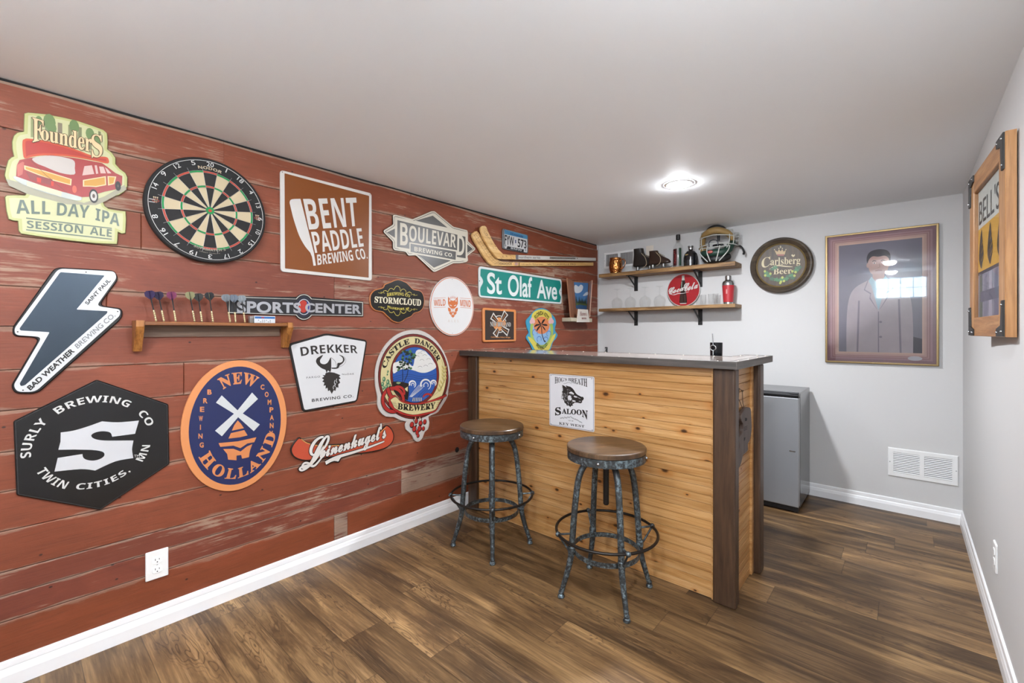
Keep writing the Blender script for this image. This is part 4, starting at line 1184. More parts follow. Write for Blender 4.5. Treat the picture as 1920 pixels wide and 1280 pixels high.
# ---- 10 white oval with wolf
s = Sign('round_sign', 'round white metal sign with an orange wolf head', WL, CRF)
L_, R_, T_, B_ = s.q(27, 800), s.q(390, 815), s.q(206, 568), s.q(208, 1057)
wc = ((L_[0] + R_[0]) / 2, (T_[1] + B_[1]) / 2); wa, wb_ = (R_[0] - L_[0]) / 2, (T_[1] - B_[1]) / 2
s.plate(ell(wc, wa, wb_, 64), M('#E6E5E4', .3), bevel=.001)
WO = M('#D4743C', .35)
s.ring(ell(wc, wa, wb_, 64), .004, .009, WO, 1)
s.txt('WILD', 'sb', [(60, 808), (155, 808), (155, 754), (58, 758)], WO, 2)
s.txt('MIND', 'sb', [(278, 810), (364, 820), (364, 764), (278, 758)], WO, 2)
for y in (742, 820): s.line(s.P([(58, y + 3), (157, y)]), .0022, WO, 2); s.line(s.P([(277, y + 2), (366, y + 8)]), .0022, WO, 2)
s.fill(s.P([(177, 732), (196, 758), (208, 766), (226, 766), (236, 758), (256, 733), (258, 790), (246, 815), (228, 832), (217, 848), (206, 832), (186, 815), (176, 790)]), WO, 2)
for pg in ([(190, 798), (208, 806), (206, 812), (192, 806)], [(244, 798), (226, 806), (228, 812), (242, 806)], [(209, 832), (225, 832), (217, 844)], [(186, 752), (198, 768), (188, 776)], [(248, 752), (236, 768), (246, 776)]):
    s.fill(s.P(pg), M('#E6E5E4', .3), 3)
for i in range(5): s.fill(s.P([(195 + i * 11 - 3, 750 - (4 - abs(i - 2) * 2)), (195 + i * 11, 728 - (8 - abs(i - 2) * 4)), (195 + i * 11 + 3, 750 - (4 - abs(i - 2) * 2))]), WO, 2)
for pg in ([(176, 822), (196, 830), (202, 852), (190, 862), (178, 848)], [(258, 822), (238, 830), (232, 852), (244, 862), (256, 848)], [(184, 866), (204, 856), (214, 878), (200, 886)], [(250, 866), (230, 856), (220, 878), (234, 886)], [(206, 856), (228, 856), (217, 872)], [(200, 890), (217, 880), (234, 890), (217, 908)]):
    s.fill(s.P(pg), WO, 2)
s.txt('ALES', 'plain', [(175, 944), (262, 946), (262, 924), (175, 922)], M('#D9C9BC', .4), 2, track=.5)
for x, y in ((210, 590), (212, 1036)): hole(s, x, y)
s.done()

# ---- 11 street sign
s = Sign('street_sign', 'green street name sign with white border', WL, CRF, th=.003)
so = rnd(s.P([(430, 479), (1118, 590), (1118, 795), (432, 737)]), .03, 6)
s.plate(so, M('#DFE5E3', .35), bevel=.0008)
GR = M('#1D8B80', .4)
gi = s.P([(446, 500), (1104, 602)]) + smooth(s.P([(1112, 640), (1108, 662), (1096, 685), (1098, 708), (1112, 735)]), 4, False) + s.P([(1104, 780), (446, 724)]) + smooth(s.P([(442, 676), (448, 652), (466, 616), (462, 588), (444, 560)]), 4, False)
s.fill(rnd(gi, .012, 3), GR, 1, 'field')
TW = M('#E8EDEB', .35)
s.txt('St', 'plain', [(500, 704), (616, 712), (616, 546), (500, 534)], TW, 2, .02)
s.txt('Olaf', 'plain', [(672, 722), (868, 738), (868, 576), (672, 554)], TW, 2, .02)
s.txt('Ave', 'plain', [(913, 744), (1075, 757), (1075, 612), (913, 594)], TW, 2, .02)
for x, y in ((437, 603), (1111, 690)): hole(s, x, y, .004)
s.done()

# ---- 12 white shield sign with a helmeted beard
s = Sign('shield_sign', 'white shield-shaped sign with a horned helmet and dark beard', WL, CRG)
so = rnd(s.P([(172, 190), (478, 104), (808, 160), (728, 654), (288, 738)]), .022, 5)
s.plate(so, M('#2B2827', .25), bevel=.003)
s.fill(inset(so, .0105), M('#E2E2E3', .3), 1, 'field')
INK = M('#2E2A28', .4)
s.txt('DREKKER', 'sb', [(276, 288), (728, 266), (722, 204), (266, 218)], INK, 2, 0.0, bow=.010)
s.txt('FARGO', 'plain', [(318, 468), (427, 458), (427, 444), (318, 453)], INK, 2, track=.12)
s.txt('NoDAK', 'plain', [(603, 440), (700, 436), (700, 422), (603, 427)], INK, 2, track=.12)
s.txt('BREWING CO.', 'plain', [(361, 654), (692, 616), (692, 594), (361, 630)], INK, 2, .02, track=.1)
s.fill(smooth(s.P([(478, 424), (470, 398), (440, 385), (408, 358), (394, 330), (402, 306), (424, 290), (450, 278), (440, 298), (426, 322), (434, 345), (462, 352), (486, 340), (500, 318), (514, 300), (516, 380), (508, 414), (490, 402)]), 3), INK, 2)
s.line(smooth(s.P([(516, 300), (548, 330), (560, 374), (566, 382)]), 4, False), .0016, INK, 2)
s.fill(smooth(s.P([(560, 376), (566, 344), (590, 340), (608, 326), (606, 300), (578, 276), (600, 284), (618, 300), (622, 322), (606, 346), (584, 362), (572, 384), (540, 390), (524, 380)]), 3), INK, 2)
s.line(smooth(s.P([(582, 278), (622, 296), (632, 330), (606, 362), (572, 376)]), 4, False), .0014, INK, 2)
s.fill(s.P([(516, 380), (560, 378), (545, 390), (520, 388)]), INK, 3)
s.fill(s.P([(470, 424), (500, 414), (540, 420), (566, 430), (590, 440), (578, 452), (592, 466), (576, 474), (588, 500), (572, 512), (574, 540), (556, 536), (550, 566), (536, 560), (520, 590), (504, 560), (490, 568), (486, 540), (470, 548), (472, 522), (454, 524), (462, 500), (444, 490), (458, 476), (440, 462), (460, 452), (446, 438), (466, 440)]), INK, 2)
for a, b_ in (((545, 480), (548, 520)), ((560, 468), (562, 500)), ((538, 520), (534, 552)), ((553, 505), (548, 535))):
    s.line(s.P([a, ((a[0] + b_[0]) / 2 - 6, (a[1] + b_[1]) / 2), b_]), .003, M('#E2E2E3', .3), 3)
s.done()

# ---- 13 oval lake scene sign
s = Sign('scene_sign', 'oval sign with pine tree, waves, cream ribbon and red hops', WL, CRH)
out = [(75, 500), (85, 420), (112, 330), (160, 235), (230, 150), (310, 90), (400, 55), (490, 45), (560, 55), (640, 95), (720, 165), (790, 270), (835, 380), (856, 480), (858, 580), (840, 670), (832, 740), (790, 815), (735, 900), (690, 925), (632, 952), (642, 1010), (628, 1080), (594, 1110), (570, 1172), (540, 1206), (510, 1212), (480, 1190), (462, 1150), (428, 1112), (396, 1080), (390, 1030), (402, 1002), (340, 990), (270, 956), (185, 950), (124, 895), (98, 820), (100, 745), (78, 630)]
s.plate(smooth(s.P(out), 2), M('#CFC8C2', .35), bevel=.0012)
def E(cx, cy, rx, ry, n=56, a0=0, a1=360):
    k = n if a1 - a0 >= 360 else n - 1
    return s.P([(cx + rx * math.cos(math.radians(a0 + (a1 - a0) * i / k)), cy - ry * math.sin(math.radians(a0 + (a1 - a0) * i / k))) for i in range(n)])
MAR, TAN, INK2 = M('#7A2A26', .35), M('#D9CB96', .4), M('#1D1916', .4)
for rx, ry, m in ((368, 446, INK2), (362, 440, MAR), (346, 422, INK2), (341, 417, TAN)): s.fill(E(472, 532, rx, ry), m, 1 + (446 - ry) * .06, 'border')
for rx, ry, m in ((256, 318, INK2), (252, 314, MAR), (232, 292, INK2)): s.fill(E(486, 515, rx, ry), m, 4 + (318 - ry) * .04, 'border')
BLU, WHT = M('#2B5AA8', .35), M('#E2E1DC', .35)
s.fill(E(486, 515, 229, 288), BLU, 6)
def clip(pts): return [q for q in pts]
s.fill(smooth(s.P([(262, 400), (300, 380), (340, 366), (380, 380), (430, 400), (470, 420), (490, 300), (505, 262), (535, 250), (570, 258), (596, 268), (625, 300), (655, 330), (680, 370), (702, 405), (706, 440), (660, 470), (600, 492), (540, 490), (480, 470), (400, 455), (330, 462), (262, 500)]), 3), WHT, 7)
for x, y in ((540, 300), (590, 320), (630, 360), (560, 370), (650, 410), (600, 430), (540, 440), (510, 330), (570, 280)):
    s.line(E(x, y, 22, 16, 9, 10, 170), .0016, INK2, 8)
for dy in (0, 22, 44): s.line(smooth(s.P([(255, 545 + dy), (330, 520 + dy), (430, 510 + dy), (540, 532 + dy), (640, 525 + dy), (712, 505 + dy)]), 4, False), .0018, M('#17315F', .4), 8)
for cx, cy, r in ((600, 618, 52), (462, 614, 34), (682, 602, 28)):
    s.line(smooth(E(cx, cy, r, r * 1.05, 14, -60, 200), 1, False), [.004 + .010 * (i / 13) for i in range(14)], WHT, 8)
    s.line(E(cx + 2, cy + 4, r * .45, r * .5, 10, -40, 220), .005, WHT, 9)
for i in range(5): s.line(smooth(s.P([(430 + i * 6, 745), (470 + i * 22, 690 - i * 8), (530 + i * 14, 620 - i * 2)]), 3, False), .0022, WHT, 8)
for i in range(4): s.line(smooth(s.P([(520 + i * 30, 748), (560 + i * 26, 700), (600 + i * 22, 668)]), 3, False), .0022, M('#17315F', .4), 8)
s.fill(s.P([(250, 590), (300, 582), (360, 590), (425, 605), (420, 640), (425, 700), (412, 780), (330, 740), (268, 690)]), INK2, 9)
s.fill(s.P([(380, 660), (412, 636), (410, 690), (392, 676)]), TAN, 10); s.fill(smooth(s.P([(290, 598), (315, 588), (340, 596), (315, 610)]), 3), M('#8FA876', .4), 10)
s.line(s.P([(358, 590), (360, 500), (356, 400), (362, 300)]), .004, INK2, 10); s.line(s.P([(370, 596), (405, 520), (420, 440), (424, 350)]), .004, INK2, 10)
rg = random.Random(11)
DGR, MGR = M('#1F3A28', .4), M('#4F7D4B', .4)
for i in range(60):
    t_ = rg.random(); x = 415 + (rg.uniform(-1, 1)) * (80 if t_ < .6 else 60); y = 258 + t_ * 210
    if t_ > .5 and rg.random() < .5: x -= 55
    s.fill(ell(s.q(x, y), rg.uniform(.006, .012), rg.uniform(.004, .008), 9), rg.choice((DGR, DGR, MGR, INK2)), 10 + i * .02)
s.arc('CASTLE', 'serif', s.q(472, 520), .0, .0, 1, 0, 0, INK2) if False else None
cc = s.q(474, 520); rx_ = (s.q(474 + 288, 520)[0] - s.q(474 - 288, 520)[0]) / 2; ry_ = (s.q(474, 520 - 342)[1] - s.q(474, 520 + 342)[1]) / 2
s.arc('CASTLE', 'serif', cc, rx_ * .975, ry_ * .975, .032, 164, 99, INK2, 6, .02, track=.03)
s.arc('DANGER', 'serif', cc, rx_ * .975, ry_ * .975, .032, 88, 23, INK2, 6, .02, track=.03)
for x, y, r in ((165, 560, 26), (150, 610, 24), (205, 590, 28), (190, 640, 26), (160, 650, 20), (225, 625, 20), (205, 480, 14), (200, 510, 12)):
    s.fill(ell(s.q(x, y), r * .00042, r * .00058, 10), M('#3F7A5C', .4), 6); s.fill(ell(s.q(x - 4, y - 4), r * .00022, r * .0003, 8), M('#A5B889', .4), 7)
for i in range(7):
    y = 440 + i * 38; x = 792 - max(0, i - 3) * 16
    for sx in (-1, 1): s.fill(smooth(s.P([(x, y + 22), (x + sx * 22, y + 4), (x + sx * 24, y - 24), (x + sx * 6, y - 2)]), 2), M('#C9B96E', .4), 6); s.line(s.P([(x, y + 22), (x + sx * 24, y - 24)]), .0012, INK2, 7)
s.line(smooth(s.P([(765, 352), (790, 470), (782, 600), (720, 700), (650, 745)]), 4, False), .0014, INK2, 7)
RD2 = M('#B0302C', .3)
s.line(E(258, 775, 108, 122, 40, -30, 300), .026, INK2, 11); s.line(E(258, 775, 108, 122, 40, -30, 300), .019, RD2, 12)
s.line(smooth(s.P([(200, 650), (225, 720), (270, 790)]), 4, False), .030, INK2, 13); s.line(smooth(s.P([(200, 650), (225, 720), (268, 788)]), 4, False), .022, RD2, 14)
s.line(E(310, 700, 66, 62, 20, -20, 160), .014, RD2, 12); s.line(E(620, 748, 46, 34, 14, 20, 180), .012, RD2, 12)
for i in range(6): s.line(s.P([(462 + i * 18, 790), (470 + i * 17, 752)]), .0045, TAN, 11)
rib = smooth(s.P([(205, 760), (270, 722), (330, 770), (420, 800), (540, 802), (660, 775), (812, 712)]), 4, False) + smooth(s.P([(820, 735), (775, 765), (735, 840), (700, 896), (600, 932), (470, 952), (350, 930), (260, 880), (215, 830)]), 3, False)
s.fill(rib, INK2, 15, 'ribbon'); s.fill(inset(rib, .002), RD2, 16, 'ribbon')
rb2 = smooth(s.P([(225, 775), (285, 742), (345, 795), (440, 820), (560, 818), (770, 762)]), 4, False) + smooth(s.P([(735, 815), (695, 882), (590, 912), (470, 932), (360, 908), (270, 862)]), 3, False)
s.fill(rb2, INK2, 17, 'ribbon'); s.fill(inset(rb2, .002), TAN, 18, 'ribbon')
s.txt('BREWERY', 'serif', [(302, 872), (692, 862), (696, 800), (306, 808)], INK2, 19, .02, bow=-.012)
for i in range(5): s.line(s.P([(700 + i * 4, 872 - i * 22), (735 + i * 8, 858 - i * 20)]), .0018, INK2, 19); s.line(s.P([(232 + i * 12, 800 + i * 12), (285 + i * 8, 800 + i * 16)]), .0016, INK2, 19)
for i in range(5): s.line(s.P([(470 + i * 22, 952), (476 + i * 20, 1000)]), .0045, TAN if i % 2 else INK2, 11)
for x, y, r in ((455, 1035, 36), (500, 1000, 30), (545, 1020, 34), (590, 1005, 32), (480, 1080, 36), (535, 1075, 36), (575, 1075, 28), (510, 1115, 30), (520, 1150, 24)):
    s.fill(ell(s.q(x, y), r * .00046, r * .00055, 14), INK2, 11); s.fill(ell(s.q(x - 2, y - 3), r * .00037, r * .00045, 14), RD2, 12)
for x, y in ((498, 1045), (540, 1042), (515, 1090)): s.fill(ell(s.q(x, y), .005, .008, 10), INK2, 13)
for x, y in ((148, 268), (762, 212), (522, 1195)): hole(s, x, y)
s.done()

# ---- 14 red canoe script sign
s = Sign('canoe_sign', 'red canoe-shaped sign with white script lettering', WL, CRG)
co = smooth(s.P([(192, 1035), (205, 1000), (232, 962), (264, 936), (300, 962), (360, 984), (440, 992), (620, 988), (780, 960), (880, 905), (930, 862), (962, 838), (1000, 868), (1020, 920), (1005, 980), (940, 1030), (800, 1062), (640, 1078), (420, 1112), (310, 1126), (232, 1106), (200, 1072)]), 3)
s.plate(co, M('#241D1B', .3), bevel=.001)
s.fill(inset(co, .006), M('#C9553B', .3), 1, 'field')
s.line(smooth(s.P([(275, 950), (330, 985), (430, 1002), (620, 998), (790, 970), (890, 912), (955, 855)]), 5, False), .004, M('#D9A35A', .35), 2)
sw = smooth(s.P([(470, 1142), (560, 1096), (680, 1060), (800, 1022), (905, 982), (940, 968)]), 4, False)
BK2 = M('#221C1A', .3)
s.line(sw, [.030 - .020 * i / len(sw) for i in range(len(sw))], BK2, 3, 'lettering')
s.fill(smooth(s.P([(462, 1152), (520, 1098), (600, 1075), (640, 1062), (600, 1090), (580, 1140), (540, 1132)]), 2), BK2, 3, 'lettering')
for o_, m_, ly in ((.0060, BK2, 4), (.0024, M('#E8E3DC', .3), 6)):
    s.fat('L', 'script', [(275, 1190), (462, 1160), (505, 920), (330, 945)], m_, ly, o_)
    s.fat("einenkugel's", 'script', [(425, 1150), (955, 985), (948, 818), (430, 985)], m_, ly + .3, o_)
s.line(sw, [.020 - .014 * i / len(sw) for i in range(len(sw))], M('#E8E3DC', .3), 6, 'lettering')
s.fill(smooth(s.P([(474, 1144), (525, 1104), (600, 1080), (585, 1108), (570, 1130), (540, 1124)]), 2), M('#E8E3DC', .3), 6, 'lettering')
s.line(smooth(s.P([(455, 1010), (420, 1070), (385, 1120), (330, 1175), (285, 1200), (262, 1190), (285, 1168), (330, 1160)]), 4, False), .017, BK2, 4.2, 'lettering')
s.line(smooth(s.P([(455, 1010), (420, 1070), (385, 1120), (330, 1175), (285, 1200), (264, 1190), (285, 1170), (330, 1160)]), 4, False), .010, M('#E8E3DC', .3), 6.2, 'lettering')
s.done()

# ---- 15 brown sign with crossed sails
s = Sign('rectangular_sign', 'small dark brown rectangular sign with an orange border', WL, CRF, th=.010)
ro = rnd(s.P([(466, 824), (742, 840), (742, 1104), (470, 1110)]), .018, 5)
s.plate(ro, M('#DB8A4D', .35), bevel=.004)
s.fill(rnd(s.P([(482, 843), (722, 858), (722, 1088), (484, 1092)]), .006, 3), M('#352821', .4), 1, 'field')
OG, SL = M('#DD9457', .35), M('#D8D4CC', .35)
c_ = s.q(602, 960); ru = s.q(654, 960)[0] - c_[0]; rv = c_[1] - s.q(602, 1015)[1]
s.line(ell(c_, ru * 1.12, rv * 1.25, 30, 20, 160), .006, SL, 2); s.line(ell(c_, ru * 1.12, rv * 1.25, 30, 235, 345), .006, SL, 2)
s.fill(ell(c_, ru, rv, 40), OG, 3)
for a, b_ in (((541, 893), (585, 938)), ((655, 868), (620, 930)), ((566, 1052), (592, 1000)), ((672, 1030), (618, 990))):
    ua, ub = Vector(s.q(*a)), Vector(s.q(*b_)); d = (ub - ua).normalized(); nrm = Vector((-d.y, d.x))
    for wdt, m_, ly in ((.030, SL, 4), (.019, M('#352821', .4), 5)):
        s.fill([tuple(ua + nrm * wdt - d * (.004 if wdt > .02 else -.004)), tuple(ub + nrm * wdt * .5), tuple(ub - nrm * wdt * .5), tuple(ua - nrm * wdt - d * (.004 if wdt > .02 else -.004))], m_, ly)
    s.line([tuple(ua), tuple(ub)], .003, OG, 6)
s.fat('NEW HOLLAND', 'serif', [(524, 978), (694, 982), (694, 946), (524, 940)], M('#352821', .4), 7, .0022)
s.txt('NEW HOLLAND', 'serif', [(524, 978), (694, 982), (694, 946), (524, 940)], SL, 8)
s.txt('Craft Brewers, Holland, Michigan', 'plain', [(530, 1076), (690, 1078), (690, 1064), (530, 1061)], OG, 9, .02)
for x, y in ((492, 862), (716, 868), (492, 1082), (716, 1078)): hole(s, x, y)
s.done()

# ---- 16 tropical sign
s = Sign('palm_sign', 'turquoise cut-out sign with a palm tree and orange sun', WL, CRF)
fo = smooth(s.P([(950, 827), (1000, 842), (1036, 878), (1062, 908), (1072, 950), (1064, 985), (1064, 1015), (1084, 1046), (1074, 1076), (1046, 1110), (1030, 1160), (1005, 1196), (960, 1205), (915, 1200), (880, 1176), (858, 1130), (826, 1082), (830, 1055), (846, 1030), (832, 990), (824, 935), (850, 900), (880, 865), (910, 838)]), 3)
s.plate(fo, M('#3D9CBE', .35), bevel=.0012)
FY, FO_, FG = M('#DCCB55', .35), M('#DB8350', .35), M('#A6BE5A', .35)
def E2(cx, cy, rx, ry, n=40, a0=0, a1=360): 
    k = n if a1 - a0 >= 360 else n - 1
    return s.P([(cx + rx * math.cos(math.radians(a0 + (a1 - a0) * i / k)), cy - ry * math.sin(math.radians(a0 + (a1 - a0) * i / k))) for i in range(n)])
s.fill(E2(952, 1015, 96, 168), FG, 1); s.fill(E2(952, 900, 84, 62), FY, 2)
s.fill(smooth(s.P([(838, 1062), (868, 1078), (900, 1110), (930, 1150), (975, 1158), (1010, 1120), (1040, 1060), (1068, 1036), (1056, 1080), (1034, 1118), (1020, 1160), (990, 1188), (940, 1192), (900, 1176), (872, 1130), (848, 1094)]), 3), FY, 3)
s.fill(E2(950, 1015, 74, 118), M('#8FB7DA', .35), 4); s.fill(E2(950, 970, 66, 72), FO_, 5)
for cx, cy in ((872, 935), (1028, 935)):
    for dx, dy in ((0, -12), (10, 4), (-8, 6)): s.fill(E2(cx + dx, cy + dy, 14, 18, 14), M('#E3B4B4', .35), 6)
for cx, cy, r in ((895, 1030, 20), (930, 1085, 18), (985, 1090, 18), (1010, 1040, 18)):
    s.line(E2(cx, cy, r, r * 1.3, 14, -30, 240), .006, M('#4A78B8', .35), 6)
DK = M('#2A1B18', .4)
s.line(smooth(s.P([(940, 955), (950, 1000), (955, 1050), (972, 1098), (985, 1102)]), 4, False), [.010] * 17, DK, 7)
for pg in ([(946, 962), (905, 960), (888, 985), (915, 975)], [(946, 960), (925, 925), (915, 920), (930, 955)], [(946, 960), (960, 925), (980, 920), (962, 952)], [(948, 962), (985, 958), (1000, 972), (975, 975)], [(944, 965), (915, 990), (908, 1020), (930, 995)], [(950, 968), (975, 992), (982, 1015), (962, 992)]):
    s.fill(smooth(s.P(pg), 2), DK, 8)
cf = s.q(952, 985); 
s.arc('FLORIDA KEYS', 'plain', cf, s.q(952 + 60, 985)[0] - cf[0], s.q(952, 985 - 100)[1] - cf[1], .033, 140, 40, DK, 7, .02, track=.03)
s.arc('BREWING CO.', 'plain', s.q(952, 1050), s.q(952 + 62, 1050)[0] - s.q(952, 1050)[0], s.q(952, 1050 - 122)[1] - s.q(952, 1050)[1], .030, 222, 322, DK, 7, .02, track=.03)
s.done()

# ---- 17 licence plate
s = Sign('license_plate', 'white and blue licence plate in a grey metal frame', WL, CRI, th=.008)
po = rnd(s.P([(657, 178), (962, 257), (964, 482), (659, 426)]), .018, 4)
s.plate(po, M('#8C8F92', .3, .6), bevel=.002, part='plate_frame')
s.fill(rnd(s.P([(674, 192), (950, 264), (951, 470), (676, 416)]), .012, 3), M('#DAD9D8', .35), 1, 'plate')
s.fill(s.P([(676, 194), (950, 266), (950, 310), (676, 246)]), M('#4E93BD', .35), 2, 'plate')
PI = M('#26262B', .4)
s.txt('FYW', 'plain', [(678, 366), (790, 390), (788, 288), (680, 258)], PI, 3, .02); s.txt('573', 'plain', [(834, 400), (938, 422), (936, 328), (836, 302)], PI, 3, .02)
s.fill(s.P([(803, 318), (818, 322), (814, 340), (820, 352), (804, 358), (806, 338)]), M('#2F3E78', .35), 3)
s.txt('Minnesota', 'si', [(742, 254), (900, 292), (902, 262), (744, 222)], M('#22457E', .35), 4)
s.fill(s.P([(712, 392), (910, 432), (906, 466), (700, 424)]), PI, 3, 'plate_frame'); s.txt('BMW', 'sb', [(752, 426), (886, 454), (888, 432), (754, 404)], M('#C9CBCC', .35), 4)
for x, y in ((688, 384), (930, 440)): s.fill(ell(s.q(x, y), .010, .010, 10), M('#9EA2A6', .4), 3, 'plate')
s.done()

# ---- 18 hockey sticks
def stick(label, tip, shaft, matb, mats, w, grid, marks):
    F = WL; q = lambda x, y: F.uv(840 + x / 6.4, 400 + y / 6.4, w + .012)
    o = thing('hockey_stick', label, 'hockey stick', F.p3(*q(*tip[0]), w), 'old hockey sticks hung on the planks')
    bl = [q(*p) for p in tip]
    b = Mesh(); b.plate(F, bl, w, w + .016, matb, bevel=.003); bd = b.build('blade', o)
    sh = [q(*p) for p in shaft]
    b = Mesh(); b.plate(F, sh, w - .002, w + .022, mats, bevel=.003)
    b.build('shaft', o)
    b = Mesh(); marks(b, F, q, w + .0166, w + .0226); b.build('markings', o)
    return o
def blend(x): return None
M_BL = mat_wood('yellowed_stick_blade', '#B98F55', '#D3AC72', '#E0C08C', 'Y', .45)
M_SHT = mat_wood('yellowed_stick_shaft', '#B48A4E', '#CFA567', '#DBB981', 'Y', .45)
M_SHW = M('#DAD6D0', .4)
INKS = M('#3A2B20', .5)
def marksA(b, F, q, zb, zs):
    rg = random.Random(4)
    for i in range(26):
        t = rg.random(); cx = 425 + 170 * t + rg.uniform(-26, 26); cy = 190 + 290 * t + rg.uniform(-22, 22)
        if t > .75: cx, cy = 600 + (t - .75) * 700 + rg.uniform(-10, 10), 512 + rg.uniform(-16, 16)
        pts = [(cx + j * 6 + rg.uniform(-3, 3), cy + rg.uniform(-9, 9) + j * 5) for j in range(4)]
        b.stroke(F, smooth([q(*p) for p in pts], 2, False), .0016, zb + i * 1e-5, INKS)
    b.plate(F, [q(*p) for p in [(806, 498), (832, 500), (832, 551), (806, 552)]], zs - .004, zs + .0006, M('#77767C', .4))
    text(b, F, 'northern series', 'si' if False else 'plain', [q(842, 540), q(1095, 546), q(1095, 514), q(842, 510)], zs, INKS)
    b.poly(F, [q(*p) for p in [(1208, 522), (1520, 532), (1520, 552), (1208, 548)]], zs, M('#8E8A83', .4))
    text(b, F, 'HERCULITE COMPOSITE', 'plain', [q(1222, 545), q(1508, 550), q(1508, 535), q(1222, 526)], zs + .0003, INKS)
    b.poly(F, ell(q(1540, 541), .006, .006, 10), zs, INKS)
def marksB(b, F, q, zb, zs):
    gl = M('#5A4630', .5)
    for i in range(9):
        t = i / 8; b.stroke(F, [q(292 + 260 * t, 262 + 330 * t + 18), q(352 + 290 * t, 214 + 330 * t + 14)], .0015, zb + i * 1e-5, gl)
    for i in range(4):
        pts = [(300 + i * 24, 250 - i * 8), (420 + i * 24, 440 - i * 14), (530 + i * 16, 585 - i * 18), (640, 612 - i * 6), (760, 622 - i * 10)]
        b.stroke(F, smooth([q(*p) for p in pts], 4, False), .0015, zb + .0002 + i * 1e-5, gl)
    for i in range(5):
        x = 600 + i * 34; b.stroke(F, [q(x, 620), q(x + 30, 586)], .0013, zb + .0004, gl); b.stroke(F, [q(x, 586), q(x + 30, 622)], .0013, zb + .0005, gl)
    b.poly(F, [q(*p) for p in [(782, 608), (808, 588), (836, 607), (808, 628)]], zs, M('#C59A92', .4))
    b.poly(F, [q(*p) for p in [(838, 592), (846, 592), (846, 630), (838, 630)]], zs, INKS)
    text(b, F, 'rob sacks fishermen', 'plain', [q(860, 622), q(1130, 622), q(1130, 600), q(860, 600)], zs, M('#8A683A', .5))
    text(b, F, 'VICTORIAVILLE PRO', 'plain', [q(1180, 622), q(1520, 620), q(1520, 602), q(1180, 602)], zs, INKS)
A_t = [(388, 188), (394, 164), (412, 150), (440, 147), (458, 162)] + [(478, 215), (520, 300), (560, 370), (610, 440), (660, 486), (720, 494), (812, 498), (812, 552), (700, 550), (600, 544), (560, 510), (510, 440), (450, 345), (410, 265)]
stick('upper hockey stick with white taped shaft and scribbled blade', A_t, [(806, 499), (1766, 534), (1766, 571), (806, 552)], M_BL, M_SHW, .031, False, marksA)
B_t = [(286, 268), (292, 240), (320, 216), (345, 212), (372, 238)] + [(410, 300), (460, 392), (520, 480), (580, 548), (640, 578), (700, 584), (784, 586), (784, 632), (640, 632), (530, 628), (480, 590), (420, 510), (350, 390), (308, 320)]
stick('lower hockey stick of bare wood with a cross-hatched blade', B_t, [(780, 588), (1736, 588), (1736, 629), (780, 632)], M_BL, M_SHT, .006, True, marksB)

# ---- 19 lit wooden shadow-box sign in the corner
q0 = lambda x, y, w: WL.uv(CRF[0] + x / CRF[2], CRF[1] + y / CRF[2], w)
D = .085
LBt, LBb, RBt, RBb = q0(1216, 604, .004), q0(1240, 902, .004), q0(1344, 612, .004), q0(1326, 900, .004)
LFt, LFb, RFt, RFb = q0(1156, 577, D), q0(1186, 910, D), q0(1368, 596, D), q0(1346, 902, D)
o = thing('shadow_box_sign', 'wooden shadow box with a lake picture and a white plaque, in the corner', 'wall lamp', WL.p3((LBt[0] + RBt[0]) / 2, (LBt[1] + LBb[1]) / 2, 0))
M_HB = mat_wood('shadow_box_wood', '#6E4630', '#8A5B41', '#9C6B4E', 'Z', .45)
M_HP = mat_wood('lit_box_wood', '#B98E78', '#CBA28D', '#D8B4A0', 'Z', .45)  # right side board coloured paler, as the lit inner face
def slab(b, a, bb, c, d, wa, wb, th, m):
    """side board between back edge a-bb (at wa) and front edge c-d (at wb), th thick along the wall"""
    P8 = [WL.p3(a[0], a[1], wa), WL.p3(bb[0], bb[1], wa), WL.p3(d[0], d[1], wb), WL.p3(c[0], c[1], wb)]
    Q8 = [p + Vector((0, th, 0)) for p in P8]
    b.add(P8 + Q8, [[0, 1, 2, 3], [7, 6, 5, 4], [0, 4, 5, 1], [1, 5, 6, 2], [2, 6, 7, 3], [3, 7, 4, 0]], m)
b = Mesh(); slab(b, LBt, LBb, LFt, LFb, .003, D, .014, M_HB); b.build('side_board', o)
b = Mesh(); slab(b, RBt, RBb, RFt, RFb, .003, D, .014, M_HP); b.build('side_board', o)
b = Mesh(); b.plate(WL, [LBb, RBb, RBt, LBt], .001, .010, M_HB); b.build('back_board', o)
ph = [q0(1220, 612, .012), q0(1340, 620, .012), q0(1326, 838, .012), q0(1238, 832, .012)]
tl, tr, br, bl_ = ph
def pin(u, v): return tuple((1 - v) * ((1 - u) * bl_[i] + u * br[i]) + v * ((1 - u) * tl[i] + u * tr[i]) for i in range(2))
b = Mesh()
b.poly(WL, ph, .0105, M('#4C7FB4', .35))
b.poly(WL, [pin(0, 0), pin(1, 0), pin(1, .22), pin(.6, .28), pin(0, .2)], .0108, M('#2F567E', .35))
b.poly(WL, smooth([pin(0, .62), pin(.3, .6), pin(.55, .7), pin(.62, .86), pin(.45, .92), pin(.3, .84), pin(.12, .9), pin(0, .84)], 3), .0110, M('#D9DEE4', .35))
b.poly(WL, smooth([pin(.62, .5), pin(1, .55), pin(1, .66), pin(.8, .62)], 3), .0110, M('#C9D3DE', .35))
rg = random.Random(2)
for i in range(16):
    u = .05 + i / 16 * .92; h = .36 + rg.uniform(-.05, .2); b.poly(WL, [pin(u - .05, .16), pin(u + .05, .16), pin(u, h)], .0113 + i * 1e-5, M('#25382E', .4))
b.poly(WL, [pin(0, .12), pin(.4, .16), pin(1, .13), pin(1, .2), pin(0, .22)], .0116, M('#4C5B33', .4))
b.build('picture', o)
b = Mesh(); z0 = LFb[1] - .006
